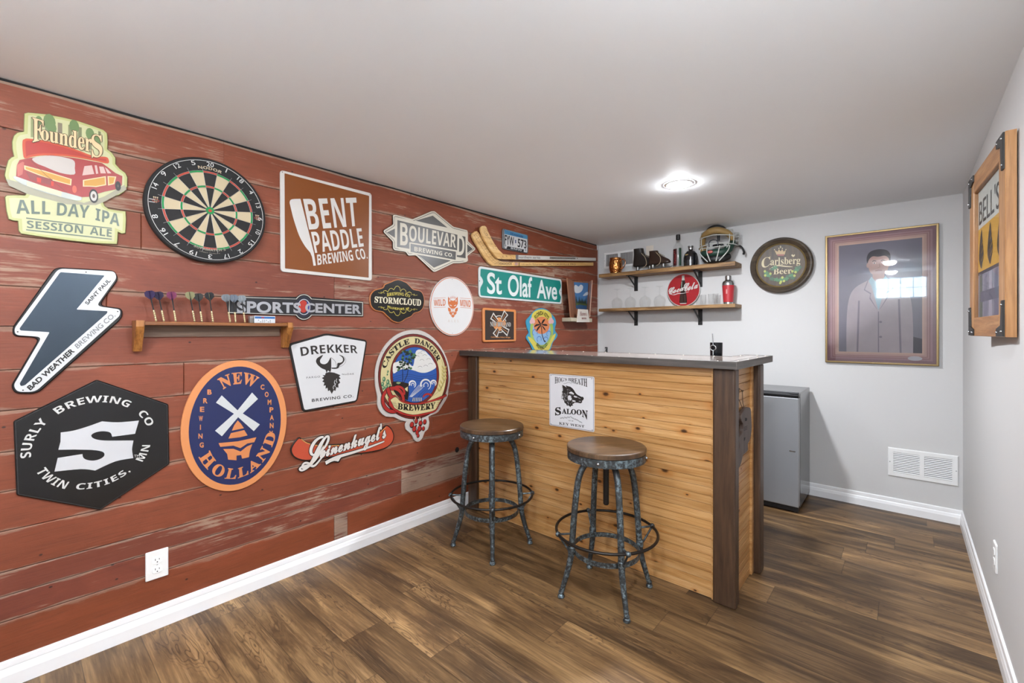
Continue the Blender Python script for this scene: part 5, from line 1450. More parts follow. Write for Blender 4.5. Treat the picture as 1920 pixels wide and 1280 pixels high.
b.box(XL + .001, XL + D + .02, LFb[0] - .004, RFb[0] + .02, z0 - .024, z0 + .010, M('#C9BFA6', .4), .003); b.build('ledge', o)
pq = [q0(1246, 944, D + .024), q0(1350, 944, D + .024), q0(1336, 840, D + .024), q0(1258, 836, D + .024)]
b = Mesh(); b.plate(WL, pq, D + .016, D + .024, M('#E2DACF', .35), bevel=.001)
ptl = lambda u, v: tuple((1 - v) * ((1 - u) * pq[0][i] + u * pq[1][i]) + v * ((1 - u) * pq[3][i] + u * pq[2][i]) for i in range(2))
text(b, WL, "Hamm's", 'si', [ptl(.16, .50), ptl(.86, .50), ptl(.82, .84), ptl(.14, .84)], D + .0246, M('#7E2B2E', .4))
text(b, WL, 'BEER', 'serif', [ptl(.34, .24), ptl(.74, .24), ptl(.74, .36), ptl(.34, .36)], D + .0246, M('#7E2B2E', .4), .02)
b.build('plaque', o)

# ---- 20 dart rack
qb = lambda x, y, w: WL.uv(CRB[0] + x / CRB[2], CRB[1] + y / CRB[2], w)
DW = .085
f0, f1 = qb(852, 428, DW), qb(1738, 442, DW)
zt = (f0[1] + f1[1]) / 2 + .004; y0r, y1r = f0[0], f1[0]
y0b = qb(778, 440, 0.002)[0]
M_RK = mat_wood('varnished_rack_wood', '#5E3518', '#8A5527', '#A66C38', 'Y', .4); M_RKZ = mat_wood('varnished_rack_bracket', '#5E3518', '#96602D', '#B27A42', 'Z', .4)
o = thing('dart_rack', 'small varnished wooden dart rack shelf on the plank wall', 'dart rack', WL.p3((y0r + y1r) / 2, zt, 0))
b = Mesh(); b.box(XL + .001, XL + DW - .004, y0r + .008, y1r - .008, zt - .014, zt, M_RK, .0015); b.build('shelf_board', o)
b = Mesh(); b.box(XL + .001, XL + .008, y0r + .016, y1r - .016, zt - .062, zt - .014, mat_wood('weathered_rail', '#5A4538', '#77604F', '#8E7866', 'Y', .6), .001); b.build('rail', o)
for ya, yb in ((y0r - .018, y0r + .008), (y1r - .008, y1r + .018)):
    b = Mesh(); pr = [(0.001, zt + .004), (DW, zt + .004), (DW, zt - .020), (.030, zt - .118), (0.001, zt - .118)]
    vs = [Vector((XL + x, ya, z)) for x, z in pr] + [Vector((XL + x, yb, z)) for x, z in pr]
    b.add(vs, [[0, 1, 2, 3, 4], [9, 8, 7, 6, 5]] + [[(i + 1) % 5, i, 5 + i, 5 + (i + 1) % 5] for i in range(5)], M_RKZ); b.build('bracket', o)
xd = XL + .055
def dart(base_px, top_px, cols, label, first=None):
    ub = qb(base_px, 425, .055); ut = qb(*top_px, .055)
    B0 = Vector((xd, ub[0], zt + .0005)); T0 = Vector((xd + .004, ut[0], ut[1]))
    d = (T0 - B0); L = d.length; d.normalize()
    o = thing('dart', label, 'dart', B0, 'darts standing in the rack')
    at = lambda k: B0 + d * L * k
    BR = M('#C9B48A', .3, .5)
    b = Mesh(); prof = [(.0024, 0)] + [(.0044 if i % 2 else .0036, L * (.02 + .34 * i / 10)) for i in range(11)] + [(.003, L * .38)]
    b.lathe(prof, B0, BR, 10, ax=d); b.build('barrel', o)
    b = Mesh(); b.tube([at(-.001), at(0.03)], .0012, M_STEEL, 6); b.build('point', o)
    b = Mesh(); b.tube([at(.37), at(.78)], .0024, M('#1B1A1C', .35), 8); b.build('shaft', o)
    e1 = d.orthogonal().normalized(); e2 = d.cross(e1); b = Mesh()
    fm = M(cols[0], .25, .35); f2 = M(cols[1], .25, .35)
    for k in range(4):
        e = e1 * math.cos(k * math.pi / 2 + .5) + e2 * math.sin(k * math.pi / 2 + .5)
        pts = [at(.70), at(.76) + e * .007, at(.84) + e * .0165, at(.95) + e * .0165, at(1.0) + e * .009, at(1.0)]
        nn = e.cross(d) * .0004
        b.add([p + nn for p in pts] + [p - nn for p in pts], [[0, 1, 2, 3, 4, 5], [11, 10, 9, 8, 7, 6]] + [[i, 6 + i, 6 + (i + 1) % 6, (i + 1) % 6] for i in range(6)], fm if k % 2 else f2)
    b.build('flight', o)
PU, DKF, SV = ('#4A2A6E', '#2E1B4A'), ('#1C1B1F', '#8E8A62'), ('#C4C8CC', '#7E858C')
for bp, tp, cl_, lb in ((938, (893, 240), PU, 'leftmost dart in the rack with a purple flight'), (985, (945, 246), ('#33204A', '#241638'), 'dart with a dark violet flight, second from the left end of the rack'),
                        (1055, (1025, 246), ('#5A2478', '#7A2A52'), 'dart with a violet and magenta flight, third from the left end of the rack'), (1168, (1135, 246), DKF, 'first of the three black-flighted darts in the rack middle'),
                        (1212, (1186, 256), ('#1A191C', '#2E2D2A'), 'dart with an all-black flight in the rack middle'), (1278, (1252, 250), ('#A39A72', '#1C1B1F'), 'black and gold flighted dart right of the rack middle'),
                        (1382, (1350, 262), SV, 'first of the three silver-flighted darts, over the strip sign end'), (1414, (1398, 264), ('#AEB6C2', '#6E7886'), 'middle of the three silver-flighted darts near the strip sign'),
                        (1470, (1446, 268), ('#D6D9DB', '#8D9398'), 'silver-flighted dart nearest the playing-piece box')):
    dart(bp, tp, cl_, lb)
a, b2 = qb(1526, 432, .06), qb(1652, 434, .06); hb = qb(1526, 388, .06)[1] - a[1]
o = thing('domino_box', 'small white and blue box with dots on the dart rack', 'box', (XL + .045, (a[0] + b2[0]) / 2, zt))
b = Mesh(); b.box(XL + .028, XL + .060, a[0], b2[0], zt + .0003, zt + hb, M('#DFE3E6', .35), .0012); b.build('carton', o)
b = Mesh(); FB = Frame('L', XL + .060)
b.poly(FB, [(a[0] + .002, zt + hb * .62), (b2[0] - .002, zt + hb * .62), (b2[0] - .002, zt + hb * .9), (a[0] + .002, zt + hb * .9)], .0004, M('#2F6FB4', .35))
b.poly(FB, [(a[0] + .030, zt + hb * .7), (a[0] + .042, zt + hb * .7), (a[0] + .042, zt + hb * .84), (a[0] + .030, zt + hb * .84)], .0006, M('#C43A34', .35))
for i in range(7):
    for j in range(2):
        if (i * 3 + j) % 4: b.poly(FB, ell((a[0] + .018 + i * .0085, zt + hb * (.18 + .22 * j)), .0019, .0019, 8), .0004, PI)
b.build('printed_label', o)
c_ = qb(1498, 430, .05)
o = thing('small_tin', 'tiny grey case beside the white and blue box on the dart rack', 'case', (XL + .045, c_[0] + .006, zt))
b = Mesh(); b.box(XL + .030, XL + .056, c_[0], a[0] - .002, zt + .0003, zt + hb * .92, M('#8E8882', .3, .3), .002); b.build('case_body', o)
b = Mesh(); b.box(XL + .029, XL + .057, c_[0] - .0005, a[0] - .0015, zt + hb * .62, zt + hb * .94, M('#A9A39C', .3, .3), .0015); b.build('lid', o)

# ---- 21 white sign on the bar front
FB_ = Frame('B', 2.132)
CRJ = (1020, 690, 6.4)
s = Sign('saloon_sign', 'white metal sign with a black wild boar head on the bar front', FB_, CRJ, w=.0015, th=.002)
ho = rnd(s.P([(62, 66), (603, 104), (603, 768), (64, 682)]), .010, 4)
s.plate(ho, M('#F4F4F7', .3), bevel=.0006, w0=.0008)
s.ring(ho, .004, .0062, M('#77767E', .35), 1)
HI = M('#2A2725', .4)
for o_ in (0,):
    s.txt("HOG'S", 'serif', [(130, 188), (275, 150), (275, 118), (130, 100)], HI, 2, 0.0)
    s.txt('BREATH', 'serif', [(292, 148), (520, 226), (518, 122), (292, 118)], HI, 2, 0.0)
    s.txt('S', 'serif', [(134, 566), (202, 560), (196, 468), (132, 474)], HI, 2, .02)
    s.txt('ALOO', 'serif', [(215, 544), (450, 562), (450, 500), (215, 482)], HI, 2, .02)
    s.txt('N', 'serif', [(456, 578), (522, 618), (522, 512), (456, 500)], HI, 2, .02)
    s.txt('KEY WEST', 'serif', [(182, 676), (486, 714), (486, 684), (182, 644)], HI, 2, 0.0)
head = [(218, 200), (246, 212), (270, 232), (262, 206), (290, 216), (318, 222), (345, 244), (362, 266), (382, 300), (402, 318), (425, 330), (448, 342), (470, 344), (480, 362), (470, 384), (456, 392), (460, 408), (440, 422), (405, 414), (372, 412), (345, 430), (350, 448), (326, 452), (318, 468), (300, 450), (276, 448), (262, 424), (246, 414), (242, 388), (226, 370), (234, 346), (220, 322), (230, 300), (216, 282), (232, 262), (226, 236)]
s.fill(s.P(head), HI, 2)
HW = M('#F4F4F7', .3)
s.fill(smooth(s.P([(300, 298), (322, 282), (348, 292), (362, 312), (340, 318), (318, 308)]), 3), HW, 3); s.fill(smooth(s.P([(292, 330), (316, 330), (334, 352), (330, 380), (308, 392), (288, 372)]), 3), HW, 3)
s.fill(smooth(s.P([(360, 330), (392, 338), (402, 350), (380, 352), (362, 344)]), 3), HW, 3); s.fill(smooth(s.P([(342, 384), (372, 388), (380, 400), (348, 402)]), 3), HW, 3)
rg = random.Random(12)
for i in range(46):
    x, y = rg.uniform(236, 345), rg.uniform(246, 440)
    s.line(s.P([(x, y), (x + rg.uniform(2, 9), y + rg.uniform(9, 20))]), [.0015, .0006], HW, 3.2)
for i in range(40):
    t_ = rg.random(); x = 222 + 8 * math.sin(t_ * 9) + max(0, t_ - .6) * 210; y = 215 + t_ * 235
    s.line(s.P([(x + 10, y), (x - rg.uniform(4, 14), y + rg.uniform(-6, 14))]), [.0026, .0004], HI, 2.2)
for pg in ([(300, 300), (345, 312), (350, 320), (310, 312)], [(320, 350), (345, 345), (340, 362)], [(290, 372), (320, 388), (312, 394)], [(400, 372), (440, 384), (420, 392)]): s.fill(s.P(pg), HI, 4)
for a, b_ in (((408, 352), (440, 366)), ((420, 396), (446, 398)), ((250, 300), (262, 330)), ((248, 360), (262, 395)), ((280, 405), (300, 428))): s.line(s.P([a, b_]), .0022, M('#DEDEE2', .3), 4)
for sx in (0, 1):
    s.line(smooth(s.P([(234 + sx * 96, 186 - sx * 12), (262 + sx * 70, 182 - sx * 16), (290 + sx * 50, 172), (318 + sx * 60, 178 + sx * 6), (330 + sx * 78, 190)]), 3, False), .0016, HI, 2)
rg = random.Random(9)
for i in range(22):
    x = 195 + i * 12; y = 586 + abs(i - 10) * 3.6 - 20 + i * 2.2 + rg.uniform(-5, 5)
    s.line(E3 if False else s.P([(x, y), (x + 5, y - 8), (x + 10, y), (x + 5, y + 7)]), .0014, HI, 2)
s.txt('EST 88', 'plain', [(296, 634), (352, 640), (352, 628), (296, 622)], HI, 2)
for x, y in ((86, 88), (574, 126), (86, 668), (580, 742)): hole(s, x, y, .0025)
s.done()

# ================================================================== SHELVES AND THINGS ON THE BACK WALL
M_SHELF = mat_wood('rough_pine_shelf', '#4F361E', '#8E6A40', '#BC9866', 'X', .55, 1.6)
M_BRK = M('#1B1B1C', .45)
SX0, SX1, SY = -2.235, -1.010, 3.802
def shelf(z0, z1, label):
    o = thing('wall_shelf', label, 'shelf', ((SX0 + SX1) / 2, YB, z1), 'rough wood shelves behind the bar')
    Mesh().box(SX0, SX1, SY, YB - .0005, z0, z1, M_SHELF, .002).build('board', o)
    for x in (-1.935, -1.338):
        b = Mesh(); b.box(x - .018, x + .018, SY + .012, YB - .002, z0 - .006, z0 - .0002, M_BRK, .001); b.build('bracket_arm', o)
        b = Mesh(); b.box(x - .018, x + .018, YB - .008, YB - .0005, z0 - .135, z0 - .002, M_BRK, .002); b.build('bracket_plate', o)
        b = Mesh(); b.tube([(x, SY + .03, z0 - .008), (x, YB - .010, z0 - .100)], .0085, M_BRK, 4); b.build('bracket_brace', o)
    return o
ZU, ZL = 1.7765, 1.4415
shelf(1.743, ZU, 'upper rough wood shelf on black brackets, with skates and bottles')
shelf(1.414, ZL, 'lower rough wood shelf on black brackets, with upturned wine glasses')

def X(px, y): return on(px, 500, 1, y).x
def mpp(px, y):
    return (X(px + .5, y) - X(px - .5, y))
def Zat(px, py, y): return on(px, py, 1, y).z

# thin clear glass: mostly see-through with a reflecting skin
t = NT('thin_clear_glass')
tr = t.n('ShaderNodeBsdfTransparent'); tr.inputs[0].default_value = (.975, .98, .98, 1)
gl = t.n('ShaderNodeBsdfGlossy'); gl.inputs['Roughness'].default_value = .03
lw = t.n('ShaderNodeLayerWeight'); lw.inputs[0].default_value = .32
mx = t.n('ShaderNodeMixShader'); fac = t.math('MULTIPLY_ADD', lw.outputs['Facing'],   .22, .03, clamp=True)
t.put(mx.inputs[0], fac); t.t.links.new(tr.outputs[0], mx.inputs[1]); t.t.links.new(gl.outputs[0], mx.inputs[2])
t.t.links.new(mx.outputs[0], t.t.nodes['Material Output'].inputs[0]); M_GLASS = t.mat

# copper mug
t = NT('hammered_copper'); v = t.voro(t.obj(), 75)
t.bump(v['Distance'], .7, .004); t.set(Base_Color='#C08048', Roughness=.22, Metallic=1.0); M_COP = t.mat
yy = 3.885; x = X(1154.5, yy)
o = thing('copper_mug', 'hammered copper mug at the left end of the upper shelf', 'mug', (x, yy, ZU))
Mesh().lathe([(0, ZU + .0003), (.044, ZU + .0003), (.052, ZU + .006), (.062, ZU + .045), (.064, ZU + .085), (.060, ZU + .120), (.056, ZU + .148), (.0575, ZU + .151), (.0545, ZU + .149), (.056, ZU + .120), (.059, ZU + .085), (.057, ZU + .045), (.048, ZU + .010), (0, ZU + .008)], (x, yy, 0), M_COP, 36).build('cup', o)
hd = smooth([(x + .055, yy, ZU + .125), (x + .085, yy - .005, ZU + .132), (x + .105, yy - .008, ZU + .108), (x + .100, yy - .008, ZU + .075), (x + .078, yy - .005, ZU + .048), (x + .056, yy, ZU + .038)], 4, False)
Mesh().tube(hd, .0055, M('#D9A98A', .2, .9), 10).build('handle', o)

# pair of old skates
M_LB, M_LBR = M('#2A2421', .45), M('#3B2A22', .32)
def skate(label, hx, hy, ang, sc, top, m, lean=0.0):
    o = thing('ice_skate', label, 'skate', (hx, hy, ZU), 'pair of old leather skates')
    ca, sa = math.cos(ang), math.sin(ang)
    def T(a, b_, z): return Vector((hx + (a * ca - b_ * sa) * sc, hy + (a * sa + b_ * ca) * sc, ZU + z * sc))
    # boot: cross-sections from sole to ankle, one skin
    secs = [(.050, [(-.055, .0), (-.045, .030), (.03, .034), (.12, .040), (.175, .032), (.195, .0), (.175, -.032), (.12, -.040), (.03, -.034), (-.045, -.030)]),
            (.062, [(-.058, .0), (-.048, .034), (.03, .037), (.12, .043), (.178, .035), (.200, .0), (.178, -.035), (.12, -.043), (.03, -.037), (-.048, -.034)]),
            (.090, [(-.058, .0), (-.046, .034), (.03, .036), (.11, .040), (.165, .030), (.186, .0), (.165, -.030), (.11, -.040), (.03, -.036), (-.046, -.034)]),
            (.115, [(-.056, .0), (-.044, .033), (.02, .035), (.085, .035), (.120, .024), (.135, .0), (.120, -.024), (.085, -.035), (.02, -.035), (-.044, -.033)]),
            (.145, [(-.050, .0), (-.040, .032), (.005, .034), (.045, .032), (.070, .022), (.078, .0), (.070, -.022), (.045, -.032), (.005, -.034), (-.040, -.032)]),
            (.180, [(-.048, .0), (-.038, .032), (-.005, .034), (.025, .031), (.045, .020), (.052, .0), (.045, -.020), (.025, -.031), (-.005, -.034), (-.038, -.032)]),
            (top, [(-.052, .0), (-.042, .034), (-.008, .036), (.022, .032), (.040, .020), (.046, .0), (.040, -.020), (.022, -.032), (-.008, -.036), (-.042, -.034)])]
    b = Mesh(); vs = [T(a, b_, z) for z, ps in secs for a, b_ in ps]; k = 10
    fs = [[i * k + j, i * k + (j + 1) % k, (i + 1) * k + (j + 1) % k, (i + 1) * k + j] for i in range(len(secs) - 1) for j in range(k)]
    fs = [f[::-1] for f in fs] + [list(range(k))]
    b.add(vs, fs, m, True)
    b.add([T(a * .85, b_ * .85, top - .03) for a, b_ in secs[-1][1]], [list(range(k))[::-1]], M_DARK)
    bo = b.build('boot', o)
    md = bo.modifiers.new('round', 'SUBSURF'); md.levels = 1; md.render_levels = 2
    b = Mesh()
    pr = [T(.035, 0, .178), T(.078, 0, .146), T(.135, 0, .117)]
    for i in range(5):
        q = pr[0].lerp(pr[1], i / 2.2) if i < 2.2 else pr[1].lerp(pr[2], (i - 2.2) / 3)
        sd = Vector((-sa, ca, 0)) * .020 * sc; up = Vector((0, 0, .007 * sc))
        b.tube([q - sd, q + up, q + sd], .0032 * sc, M('#B9A88C', .7), 6)
    b.tube(smooth([tuple(pr[0] + Vector((0, -.02, .0))), tuple(pr[0] + Vector((.02, -.04, -.02))), tuple(pr[0] + Vector((.05, -.045, -.055))), tuple(T(.10, -.045, .06)), tuple(T(.06, -.05, .03))], 4, False), .003 * sc, M('#B9A88C', .7), 6)
    b.build('laces', o)
    b = Mesh()
    for a, r in ((-.012, .013), (.110, .012)):
        b.lathe([(r * sc * 1.25, 0), (r * sc, .012 * sc), (r * sc * 1.2, .036 * sc)], T(a, 0, .014), M('#B4B5B3', .3, .8), 12)
    b.build('blade_posts', o)
    b = Mesh(); bp = [(-.075, .0), (.17, .0), (.205, .012), (.212, .024), (.190, .018), (-.075, .016)]
    vs = [T(a, .0016, z) for a, z in bp] + [T(a, -.0016, z) for a, z in bp]; n = len(bp)
    b.add(vs, [list(range(n))[::-1], list(range(n, 2 * n))] + [[i, (i + 1) % n, n + (i + 1) % n, n + i] for i in range(n)], M('#A7AAAB', .25, .9)); b.build('blade', o)
    return o
skate('black leather skate with the taller ankle, standing left of its pair', X(1198, 3.945), 3.944, -.06, 1.0, .222, M_LB)
skate('brown leather skate with a rounded toe, right one of the pair', X(1226, 3.857), 3.857, -.14, .86, .195, M_LBR)

# clear spirit bottle
yy = 3.885; x = X(1271.5, yy)
o = thing('spirit_bottle', 'tall clear glass bottle with dark red and green labels', 'bottle', (x, yy, ZU))
H0 = ZU; r = .0405; zt_ = Zat(1271, 440, yy)
hh = zt_ - ZU
Mesh().lathe([(0, H0 + .0004), (r - .003, H0 + .0004), (r, H0 + .004), (r, H0 + hh * .60), (r * .92, H0 + hh * .66), (r * .55, H0 + hh * .72), (.0165, H0 + hh * .77), (.015, H0 + hh * .90), (.0155, H0 + hh * .93)], (x, yy, 0), M_GLASS, 32).build('glass', o)
Mesh().lathe([(.0155, H0 + hh * .845), (.0178, H0 + hh * .85), (.0178, H0 + hh * .995), (.016, H0 + hh), (0, H0 + hh)], (x, yy, 0), M('#1A1A1C', .4), 20).build('cap', o)
def wrap(cx, cy, r, a0, a1, z0, z1, m, n=14):
    b = Mesh(); vs = [(cx + r * math.cos(a0 + (a1 - a0) * i / n), cy + r * math.sin(a0 + (a1 - a0) * i / n), z) for z in (z0, z1) for i in range(n + 1)]
    b.add(vs, [[i, i + 1, n + 2 + i, n + 1 + i] for i in range(n)], m, True); return b
R_ = math.radians
wrap(x, yy, r + .0004, R_(182), R_(275), H0 + hh * .06, H0 + hh * .56, M('#4A1A1C', .4)).build('front_label', o)
wrap(x, yy, r + .0004, R_(296), R_(330), H0 + hh * .06, H0 + hh * .58, M('#20402F', .4)).build('side_label', o)
b = Mesh(); rg = random.Random(3)
for i in range(7):
    a = R_(246 + rg.uniform(0, 20)); z = H0 + hh * (.14 + .055 * i)
    b.box(x + (r + .001) * math.cos(a) - .006, x + (r + .001) * math.cos(a) + .006, yy + (r + .001) * math.sin(a) - .0006, yy + (r + .001) * math.sin(a) + .0006, z, z + .006, M('#B0383C', .4))
b.build('label_print', o)

# black round bottle
x = X(1295, yy)
o = thing('black_bottle', 'squat glossy black bottle with a silver stopper', 'bottle', (x, yy, ZU))
M_BG = M('#101115', .08, 0, 1.0)
zt_ = Zat(1295, 461, yy) - ZU
Mesh().lathe([(0, ZU + .0004), (.052, ZU + .0004), (.057, ZU + .006), (.0595, ZU + zt_ * .30), (.0585, ZU + zt_ * .46), (.050, ZU + zt_ * .62), (.034, ZU + zt_ * .73), (.020, ZU + zt_ * .78), (.018, ZU + zt_ * .84)], (x, yy, 0), M_BG, 36).build('body', o)
Mesh().lathe([(.018, ZU + zt_ * .80), (.019, ZU + zt_ * .90), (.023, ZU + zt_ * .94), (.022, ZU + zt_), (0, ZU + zt_)], (x, yy, 0), M_STEEL, 24).build('stopper', o)
b = Mesh(); gd = M('#A98F5A', .35, .5)
for i, aa in enumerate((245, 255, 265)):
    a = R_(aa); b.ball((x + .0560 * math.cos(a), yy + .0560 * math.sin(a), ZU + zt_ * .55), .0050, gd, (1, .4, 1.1), 8, 6)
b.build('gold_mark', o)

# catcher's mask
cx, cy = X(1347, 3.90), 3.895
zc_ = Zat(1347, 462, 3.83)
o = thing('catchers_mask', 'catcher mask with green padding and a white wire cage', 'mask', (cx, cy, ZU))
W_, Hh = .130, .150
TANP, GRNP, BLKP, CAGE = M('#A98A54', .55), M('#1F4034', .5), M('#1A1B1C', .5), M('#C9CBC4', .3)
z0m = ZU + .004
def mp(a, zf, d):   # around the face: a in degrees from straight ahead, zf height fraction, d out from the centre
    return (cx + d * W_ * math.sin(R_(a)), cy - d * .115 * math.cos(R_(a)) + .01, z0m + .30 * zf)
def pad(name, pts, r, m, flat=1.0):
    rr = [r * (.55 + .45 * math.sin(math.pi * min(1, max(0, .12 + .76 * i / (len(pts) - 1))))) for i in range(len(pts))]
    Mesh().tube(pts, rr, m, 12).build(name, o)
pad('brow_pad', smooth([mp(-72, .60, .95), mp(-50, .76, .95), mp(-20, .84, .96), (mp(0, .86, .96)), mp(20, .84, .96), mp(50, .76, .95), mp(72, .60, .95)], 4, False), .028, TANP)
pad('top_pad', smooth([mp(-60, .80, .78), mp(-30, .92, .8), mp(0, .96, .8), mp(30, .92, .8), mp(60, .80, .78)], 4, False), .018, BLKP)
pad('cheek_pad', smooth([mp(-76, .56, .92), mp(-62, .44, .95), mp(-44, .32, .96), mp(-24, .22, .96)], 4, False), .030, TANP)
pad('cheek_pad', smooth([mp(76, .56, .92), mp(62, .44, .95), mp(44, .32, .96), mp(24, .22, .96)], 4, False), .030, GRNP)
pad('chin_guard', smooth([mp(-58, .34, .98), mp(-34, .27, 1.02), mp(0, .25, 1.04), mp(34, .27, 1.02), mp(58, .34, .98)], 4, False), .031, GRNP)
pad('chin_cup', smooth([mp(-52, .14, .86), mp(-28, .10, .94), mp(0, .09, .96), mp(28, .10, .94), mp(58, .16, .86)], 4, False), .034, BLKP)
b = Mesh()
for zf, a0, d in ((.985, 34, .86), (.90, 66, 1.04), (.73, 80, 1.12), (.50, 84, 1.16)):
    b.tube([mp(-a0 + 2 * a0 * i / 18, zf - .05 * abs(i - 9) / 9, d) for i in range(19)], .0045, CAGE, 7)
for a in (-64, -48, 48, 64):
    b.tube(smooth([mp(a, .88, 1.02), mp(a, .70, 1.12), mp(a * .95, .5, 1.15), mp(a * .8, .36, 1.12)], 4, False), .004, CAGE, 7)
for a, e_ in ((-46, -16), (-18, -8), (18, 8), (46, 16)):
    b.tube(smooth([mp(a, .42, 1.20), mp(a * .8, .26, 1.36), mp(e_, .02, 1.22)], 4, False), .0048, CAGE, 7)
b.tube(smooth([mp(-46, .42, 1.15), mp(-18, .40, 1.18), mp(0, .40, 1.2), mp(18, .40, 1.18), mp(46, .42, 1.15)], 3, False), .0045, CAGE, 7)
b.tube([mp(-12 + 0, .42, 1.19), mp(-13, .52, 1.2), mp(-8, .58, 1.2), mp(0, .60, 1.2), mp(8, .58, 1.2), mp(13, .52, 1.2), mp(12, .42, 1.19)], .0045, M('#55575A', .35, .5), 7)
b.tube([mp(-10, .96, .90), mp(-11, .88, 1.04), mp(0, .84, 1.08), mp(11, .88, 1.04), mp(10, .96, .90)], .0045, M('#3A3B3D', .35, .5), 7)
b.build('wire_cage', o)
for sx in (-1, 1):
    b = Mesh()
    for zf in (.46, .58, .70, .78): b.tube([mp(sx * 80, zf, 1.05), mp(sx * 94, zf, 1.2), mp(sx * 112, zf - .01, 1.18), mp(sx * 120, zf - .02, .98)], .0032, CAGE, 6)
    for a in (92, 112): b.tube([mp(sx * a, .45, 1.19), mp(sx * a, .79, 1.19)], .0032, CAGE, 6)
    b.build('ear_guard', o)
    b = Mesh(); b.tube(smooth([mp(sx * 84, .50, 1.0), mp(sx * 100, .42, 1.17 + .11 * sx), mp(sx * 100, .28, 1.27 + .17 * sx), mp(sx * 96, .20, 1.25 + .17 * sx)], 4, False), .0085, BLKP, 8, flat=.5); b.build('strap', o)
b = Mesh(); b.tube([mp(14, .84, .3), mp(14, .62, .3)], .011, BLKP, 8); b.tube([mp(-60, .5, .3), mp(0, .56, -.55), mp(60, .5, .3)], .012, BLKP, 8); b.build('head_strap', o)
b = Mesh(); b.ball(mp(-6, .27, 1.36), .016, M('#B95750', .45), (1.4, .35, .8), 14, 8); b.build('emblem', o)

# upturned wine glasses
def wine(px, label):
    yy = 3.89; x = X(px, yy)
    o = thing('wine_glass', label, 'wine glass', (x, yy, ZL), 'wine glasses standing upside down on the lower shelf')
    z = ZL + .0004
    Mesh().lathe([(.040, z), (.047, z + .020), (.0525, z + .048), (.050, z + .070), (.038, z + .090), (.016, z + .102), (.005, z + .108)], (x, yy, 0), M_GLASS, 32).build('bowl', o)
    Mesh().lathe([(.006, z + .106), (.0036, z + .118), (.0034, z + .165), (.005, z + .176), (.008, z + .180)], (x, yy, 0), M_GLASS, 14).build('stem', o)
    Mesh().lathe([(.006, z + .179), (.020, z + .1825), (.033, z + .1855), (.034, z + .187), (.020, z + .1865), (0, z + .1865)], (x, yy, 0), M_GLASS, 32).build('foot', o)
wine(1157, 'upside-down wine glass nearest the plank wall')
wine(1182, 'upside-down wine glass, second from the plank wall')
wine(1209.5, 'upside-down wine glass, third from the plank wall')
wine(1237, 'upside-down wine glass beside the round red sign')

# round red soda sign leaning on the wall
rc = .145; zc0 = ZL + rc + .0015; xc = X(1281.5, 3.965)
F_ = GFrame((xc, 3.962, zc0), (1, 0, 0))
o = thing('round_red_sign', 'round red sign with a dark bottle and white script, on the lower shelf', 'sign', F_.o)
b = Mesh(); b.plate(F_, ell((0, 0), rc, rc, 64), -.003, .003, M('#D8D2CE', .35), bevel=.001); b.poly(F_, ell((0, 0), rc - .006, rc - .006, 64), .0034, M('#B4202A', .3)); b.build('disc', o)
b = Mesh()
bt = [(-.010, .128), (.010, .128), (.012, .118), (.010, .112), (.014, .085), (.020, .050), (.026, .030), (.024, .005), (.024, -.020), (.030, -.060), (.032, -.090), (.028, -.118), (-.028, -.118), (-.032, -.090), (-.030, -.060), (-.024, -.020), (-.024, .005), (-.026, .030), (-.020, .050), (-.014, .085), (-.010, .112), (-.012, .118)]
b.poly(F_, smooth(bt, 2), .0038, M('#2A1613', .25))
b.poly(F_, [(-.011, .128), (.011, .128), (.012, .118), (.010, .112), (.013, .085), (-.013, .085), (-.010, .112), (-.012, .118)], .0042, M('#C9CFC6', .3)); b.poly(F_, [(-.016, .07), (-.008, .08), (-.011, .02), (-.018, .02)], .0042, M('#8FA596', .3))
for x in (-.018, -.006, .008, .019): b.stroke(F_, [(x, -.04), (x * 1.1, -.108)], .003, .0042, M('#6B4A40', .3))
b.stroke(F_, [(-.028, -.119), (.028, -.119)], .008, .0043, M('#D9CFC8', .3)); b.build('bottle_print', o)
b = Mesh()
for of, m_, w_ in ((.015, M('#ECE8E4', .3), .0052),):
    for i in range(9):
        du, dv = (.0018 * math.cos(i * math.pi / 4), .0018 * math.sin(i * math.pi / 4)) if i else (0, 0)
        text(b, F_, 'Coca', 'script', [(q[0] + du, q[1] + dv) for q in [(-.132, -.035), (.002, -.004), (.008, .048), (-.126, .022)]], w_ + i * 1e-5, m_)
        text(b, F_, 'Cola', 'script', [(q[0] + du, q[1] + dv) for q in [(.004, -.016), (.124, .010), (.130, .066), (.010, .056)]], w_ + .0002 + i * 1e-5, m_)
b.stroke(F_, smooth([(-.128, -.018), (-.09, -.038), (-.04, -.028), (.0, -.030), (.05, -.018)], 4, False), [.004] * 5 + [.007] * 6 + [.004] * 6, .0055, M('#ECE8E4', .3)); b.build('lettering', o)

# small tumblers and the red shaker
def shot(px, y, h, r, label):
    x = X(px, y); o = thing('shot_glass', label, 'glass', (x, y, ZL), 'small clear glasses on the lower shelf'); z = ZL + .0004
    Mesh().lathe([(0, z), (r * .86, z), (r * .88, z + .004), (r, z + h), (r * .93, z + h), (r * .82, z + .014), (0, z + .012)], (x, y, 0), M_GLASS, 10, smooth=False).build('glass', o)
shot(1309.5, 3.87, .085, .023, 'small faceted glass touching the round red sign')
shot(1319, 3.90, .090, .023, 'small faceted glass, second to the right of the round red sign')
shot(1332.5, 3.88, .092, .022, 'small faceted glass, left of the last group before the red shaker')
shot(1342, 3.92, .096, .022, 'small faceted glass at the back of the group before the red shaker')
shot(1346.5, 3.855, .078, .021, 'small faceted glass nearest the red shaker')
yy = 3.89; x = X(1365.5, yy); hs = Zat(1365, 517, yy) - ZL; z = ZL
